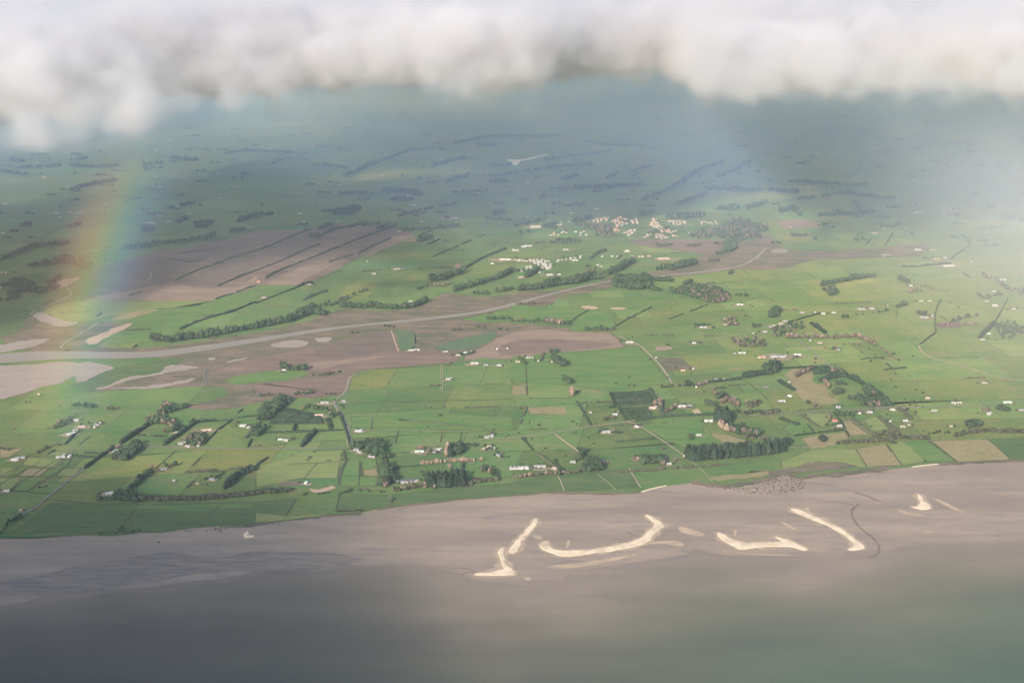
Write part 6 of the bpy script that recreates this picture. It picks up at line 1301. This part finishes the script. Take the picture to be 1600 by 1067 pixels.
def cloud_field(n, pos, x, y, z):
    # azimuth as photograph column; near edge of the cloud bank as a distance
    px = n.m('MULTIPLY_ADD', n.m('DIVIDE', x, n.m('MULTIPLY', y, 1.0)), 2160.0, 800.0)
    edge = n.curve(px, [(-1600, 2600), (-800, 3000), (-400, 3500), (0, 3600), (200, 3900), (330, 4300), (440, 4350), (490, 4600), (600, 4600), (720, 4400), (830, 4500), (880, 5000),
                        (980, 5100), (1060, 4700), (1110, 4350), (1300, 4500), (1500, 4400), (1700, 4200), (2400, 4000)], -1600, 2400, 2500, 6500)
    warp = n.m('ADD', n.m('SUBTRACT', n.noise(pos, 0.0011, 2.0), 0.5), n.m('MULTIPLY', n.m('SUBTRACT', n.noise(pos, 0.0031, 3.0), 0.5), 1.3))
    big = n.noise(pos, 0.0016, 4.0, 0.55)
    small = n.noise(pos, 0.0065, 6.0, 0.68)
    inn = n.m('DIVIDE', n.m('SUBTRACT', y, n.m('MULTIPLY_ADD', warp, 1250.0, edge)), 700.0)         # 0 at the edge, 1 well inside
    mist = n.m('MULTIPLY', n.m('DIVIDE', n.m('ADD', inn, .35), 1.3, clamp=True), n.m('MULTIPLY_ADD', big, .10, .015))
    inn = n.m('MULTIPLY', n.m('MINIMUM', n.m('MAXIMUM', inn, -1.5), 1.0), 0.52)
    # vertical profile: soft base near 860, tops higher than the domain
    base = n.m('DIVIDE', n.m('SUBTRACT', z, 640.0), 130.0, clamp=True)
    top = n.m('DIVIDE', n.m('SUBTRACT', n.m('MULTIPLY_ADD', n.noise(pos, 0.0013, 3.0), 420.0, 830.0), z), 150.0, clamp=True)
    f = n.m('ADD', n.m('ADD', n.m('MULTIPLY', n.m('SUBTRACT', big, 0.5), 1.35), n.m('MULTIPLY', n.m('SUBTRACT', small, 0.5), 2.1)), inn)
    f = n.m('ADD', f, n.m('MULTIPLY', n.m('SUBTRACT', n.m('MULTIPLY', base, top), 1.0), 0.95))
    gx = n.m('MULTIPLY_ADD', z, 0.923, x); gy = n.m('MULTIPLY_ADD', z, 1.936, y)          # where a sunbeam through this point lands
    for hx, hy, ra, rb, ca, sa in ((-1950, 7850, 1500, 560, .49, .87), (-900, 9900, 800, 450, 1, 0), (-620, 7200, 420, 150, .94, .34)):        # openings that let the sun through
        dx = n.m('SUBTRACT', gx, hx); dy = n.m('SUBTRACT', gy, hy)
        u = n.m('DIVIDE', n.m('ADD', n.m('MULTIPLY', dx, ca), n.m('MULTIPLY', dy, sa)), ra); v = n.m('DIVIDE', n.m('SUBTRACT', n.m('MULTIPLY', dx, sa), n.m('MULTIPLY', dy, ca)), rb)
        d = n.m('ADD', n.m('MULTIPLY', u, u), n.m('MULTIPLY', v, v))
        f = n.m('SUBTRACT', f, n.m('MULTIPLY', n.m('SUBTRACT', 1.5, d, clamp=True), 1.4))
    back = n.m('DIVIDE', n.m('SUBTRACT', n.m('SUBTRACT', y, edge), 500.0), 1300.0, clamp=True)
    return n.m('MULTIPLY', n.m('MAXIMUM', n.m('MULTIPLY', f, 3.2, clamp=True), n.m('MULTIPLY', mist, base)), n.m('MULTIPLY_ADD', back, -.58, 1.0))
cm = vol_mat('cloud_vapour', (0.90, 0.885, 0.89, 1), 0.0105, 0.30)      # absorbs a little: principled volume, density read from the grid
cloud = gn_volume('clouds', (-5600, 2400, 600), (5600, 11000, 1340), (520, 400, 40), cm, cloud_field)
cloud['kind'] = 'stuff'; cloud['label'] = 'bank of soft white cumulus cloud over the plain'

def veil_mat():
    m = vol_mat('rain_and_tinted_haze', (1, 1, 1, 1), 6.8e-4, 0.0, attr=True); t = m.node_tree      # neutral rain drops near; blue skylight painted into the haze far inland
    g = t.nodes.new('ShaderNodeNewGeometry'); sp = t.nodes.new('ShaderNodeSeparateXYZ'); t.links.new(g.outputs['Position'], sp.inputs[0])
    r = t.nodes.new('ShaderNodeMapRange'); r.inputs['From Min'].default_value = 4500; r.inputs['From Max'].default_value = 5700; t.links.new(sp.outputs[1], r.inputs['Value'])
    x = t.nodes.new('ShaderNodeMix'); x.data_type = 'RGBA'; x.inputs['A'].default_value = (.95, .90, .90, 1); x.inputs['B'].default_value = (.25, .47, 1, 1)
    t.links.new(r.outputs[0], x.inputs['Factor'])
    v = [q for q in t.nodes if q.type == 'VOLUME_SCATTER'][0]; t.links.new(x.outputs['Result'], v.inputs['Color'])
    return m
def veil_field(n, pos, x, y, z):
    tot = None
    sh = n.noise(pos, 0.0011, 3.0)
    for cx, cy, rx, ry, k in ((2000, 5600, 1500, 1500, .22), (1800, 4300, 800, 1300, .36), (300, 8200, 2200, 2000, .45)):
        d = n.m('ADD', n.m('POWER', n.m('ABSOLUTE', n.m('DIVIDE', n.m('SUBTRACT', x, cx), rx)), 2.0), n.m('POWER', n.m('ABSOLUTE', n.m('DIVIDE', n.m('SUBTRACT', y, cy), ry)), 2.0))
        f = n.m('MULTIPLY', n.m('SUBTRACT', 1.0, d, clamp=True), k)
        tot = f if tot is None else n.m('ADD', tot, f)
    tot = n.m('ADD', tot, n.m('MULTIPLY', n.m('DIVIDE', n.m('SUBTRACT', y, 4600.0), 3400.0, clamp=True), 1.0))
    return n.m('MULTIPLY', tot, n.m('MULTIPLY', n.m('SUBTRACT', sh, .2, clamp=True), 3.0))
veil = gn_volume('rain_haze_veil', (-5200, 3200, 4), (5200, 11800, 640), (104, 86, 6), veil_mat(), veil_field)
veil['kind'] = 'stuff'; veil['label'] = 'grey veil of rain and far haze tinted skylight blue below the cloud bank'

def shading_cloud_field(n, pos, x, y, z):  # out-of-view cloud, added to darken the near left sea and shore
    sh = n.noise(pos, 0.0022, 3.0)
    d = n.m('ADD', n.m('POWER', n.m('ABSOLUTE', n.m('DIVIDE', n.m('SUBTRACT', x, -1900.0), 1050.0)), 2.0), n.m('POWER', n.m('ABSOLUTE', n.m('DIVIDE', n.m('SUBTRACT', y, 480.0), 1080.0)), 2.0))
    d = n.m('ADD', d, n.m('POWER', n.m('ABSOLUTE', n.m('DIVIDE', n.m('SUBTRACT', z, 860.0), 230.0)), 2.0))
    return n.m('ADD', n.m('SUBTRACT', 1.0, d), n.m('MULTIPLY', n.m('SUBTRACT', sh, .5), .8), clamp=True)
near = gn_volume('clouds', (-3150, -800, 610), (-480, 1600, 1110), (90, 70, 20), vol_mat('shading_cloud_vapour', (.9, .9, .9, 1), 0.011, 0.0, attr=True), shading_cloud_field)
near['kind'] = 'stuff'; near['label'] = 'unseen thin cloud added to shade the near sea and shore'
# falling rain: water drops send sunlight back only along the 42 degree cone round the antisolar point
def rain_shower():
    m = bpy.data.materials.new('rain_drops'); m.use_nodes = True; t = m.node_tree; t.nodes.clear()
    o = t.nodes.new('ShaderNodeOutputMaterial')
    g = t.nodes.new('ShaderNodeNewGeometry')
    dt = t.nodes.new('ShaderNodeVectorMath'); dt.operation = 'DOT_PRODUCT'
    t.links.new(g.outputs['Incoming'], dt.inputs[0]); dt.inputs[1].default_value = TO_LIGHT
    ac = t.nodes.new('ShaderNodeMath'); ac.operation = 'ARCCOSINE'; t.links.new(dt.outputs['Value'], ac.inputs[0])
    mr = t.nodes.new('ShaderNodeMapRange'); mr.inputs['From Min'].default_value = R(39.2); mr.inputs['From Max'].default_value = R(43.3)
    t.links.new(ac.outputs[0], mr.inputs['Value'])
    cr = t.nodes.new('ShaderNodeValToRGB'); cr.color_ramp.interpolation = 'B_SPLINE'
    E = cr.color_ramp.elements
    stops = [(0.0, (0, 0, 0)), (0.18, (.10, .12, .18)), (0.32, (.18, .34, .62)), (0.46, (.26, .62, .55)), (0.58, (.60, .70, .28)), (0.70, (.85, .52, .20)), (0.84, (.50, .22, .14)), (1.0, (0, 0, 0))]
    E[0].position = 0; E[0].color = (0, 0, 0, 1); E[1].position = 1; E[1].color = (0, 0, 0, 1)
    for p, c in stops[1:-1]:
        e = E.new(p); e.color = (*c, 1)
    t.links.new(mr.outputs[0], cr.inputs[0])
    v = t.nodes.new('ShaderNodeVolumeScatter'); v.inputs['Density'].default_value = RAIN
    t.links.new(cr.outputs[0], v.inputs['Color']); t.links.new(v.outputs[0], o.inputs['Volume'])
    return m
RAIN = 1.6e-4
rb = box_obj('rain_shower', -3200, -500, 3000, 5200, 4, 598, rain_shower())
tag(rb, 'thin falling rain that carries the faint rainbow', None, None, 'stuff')
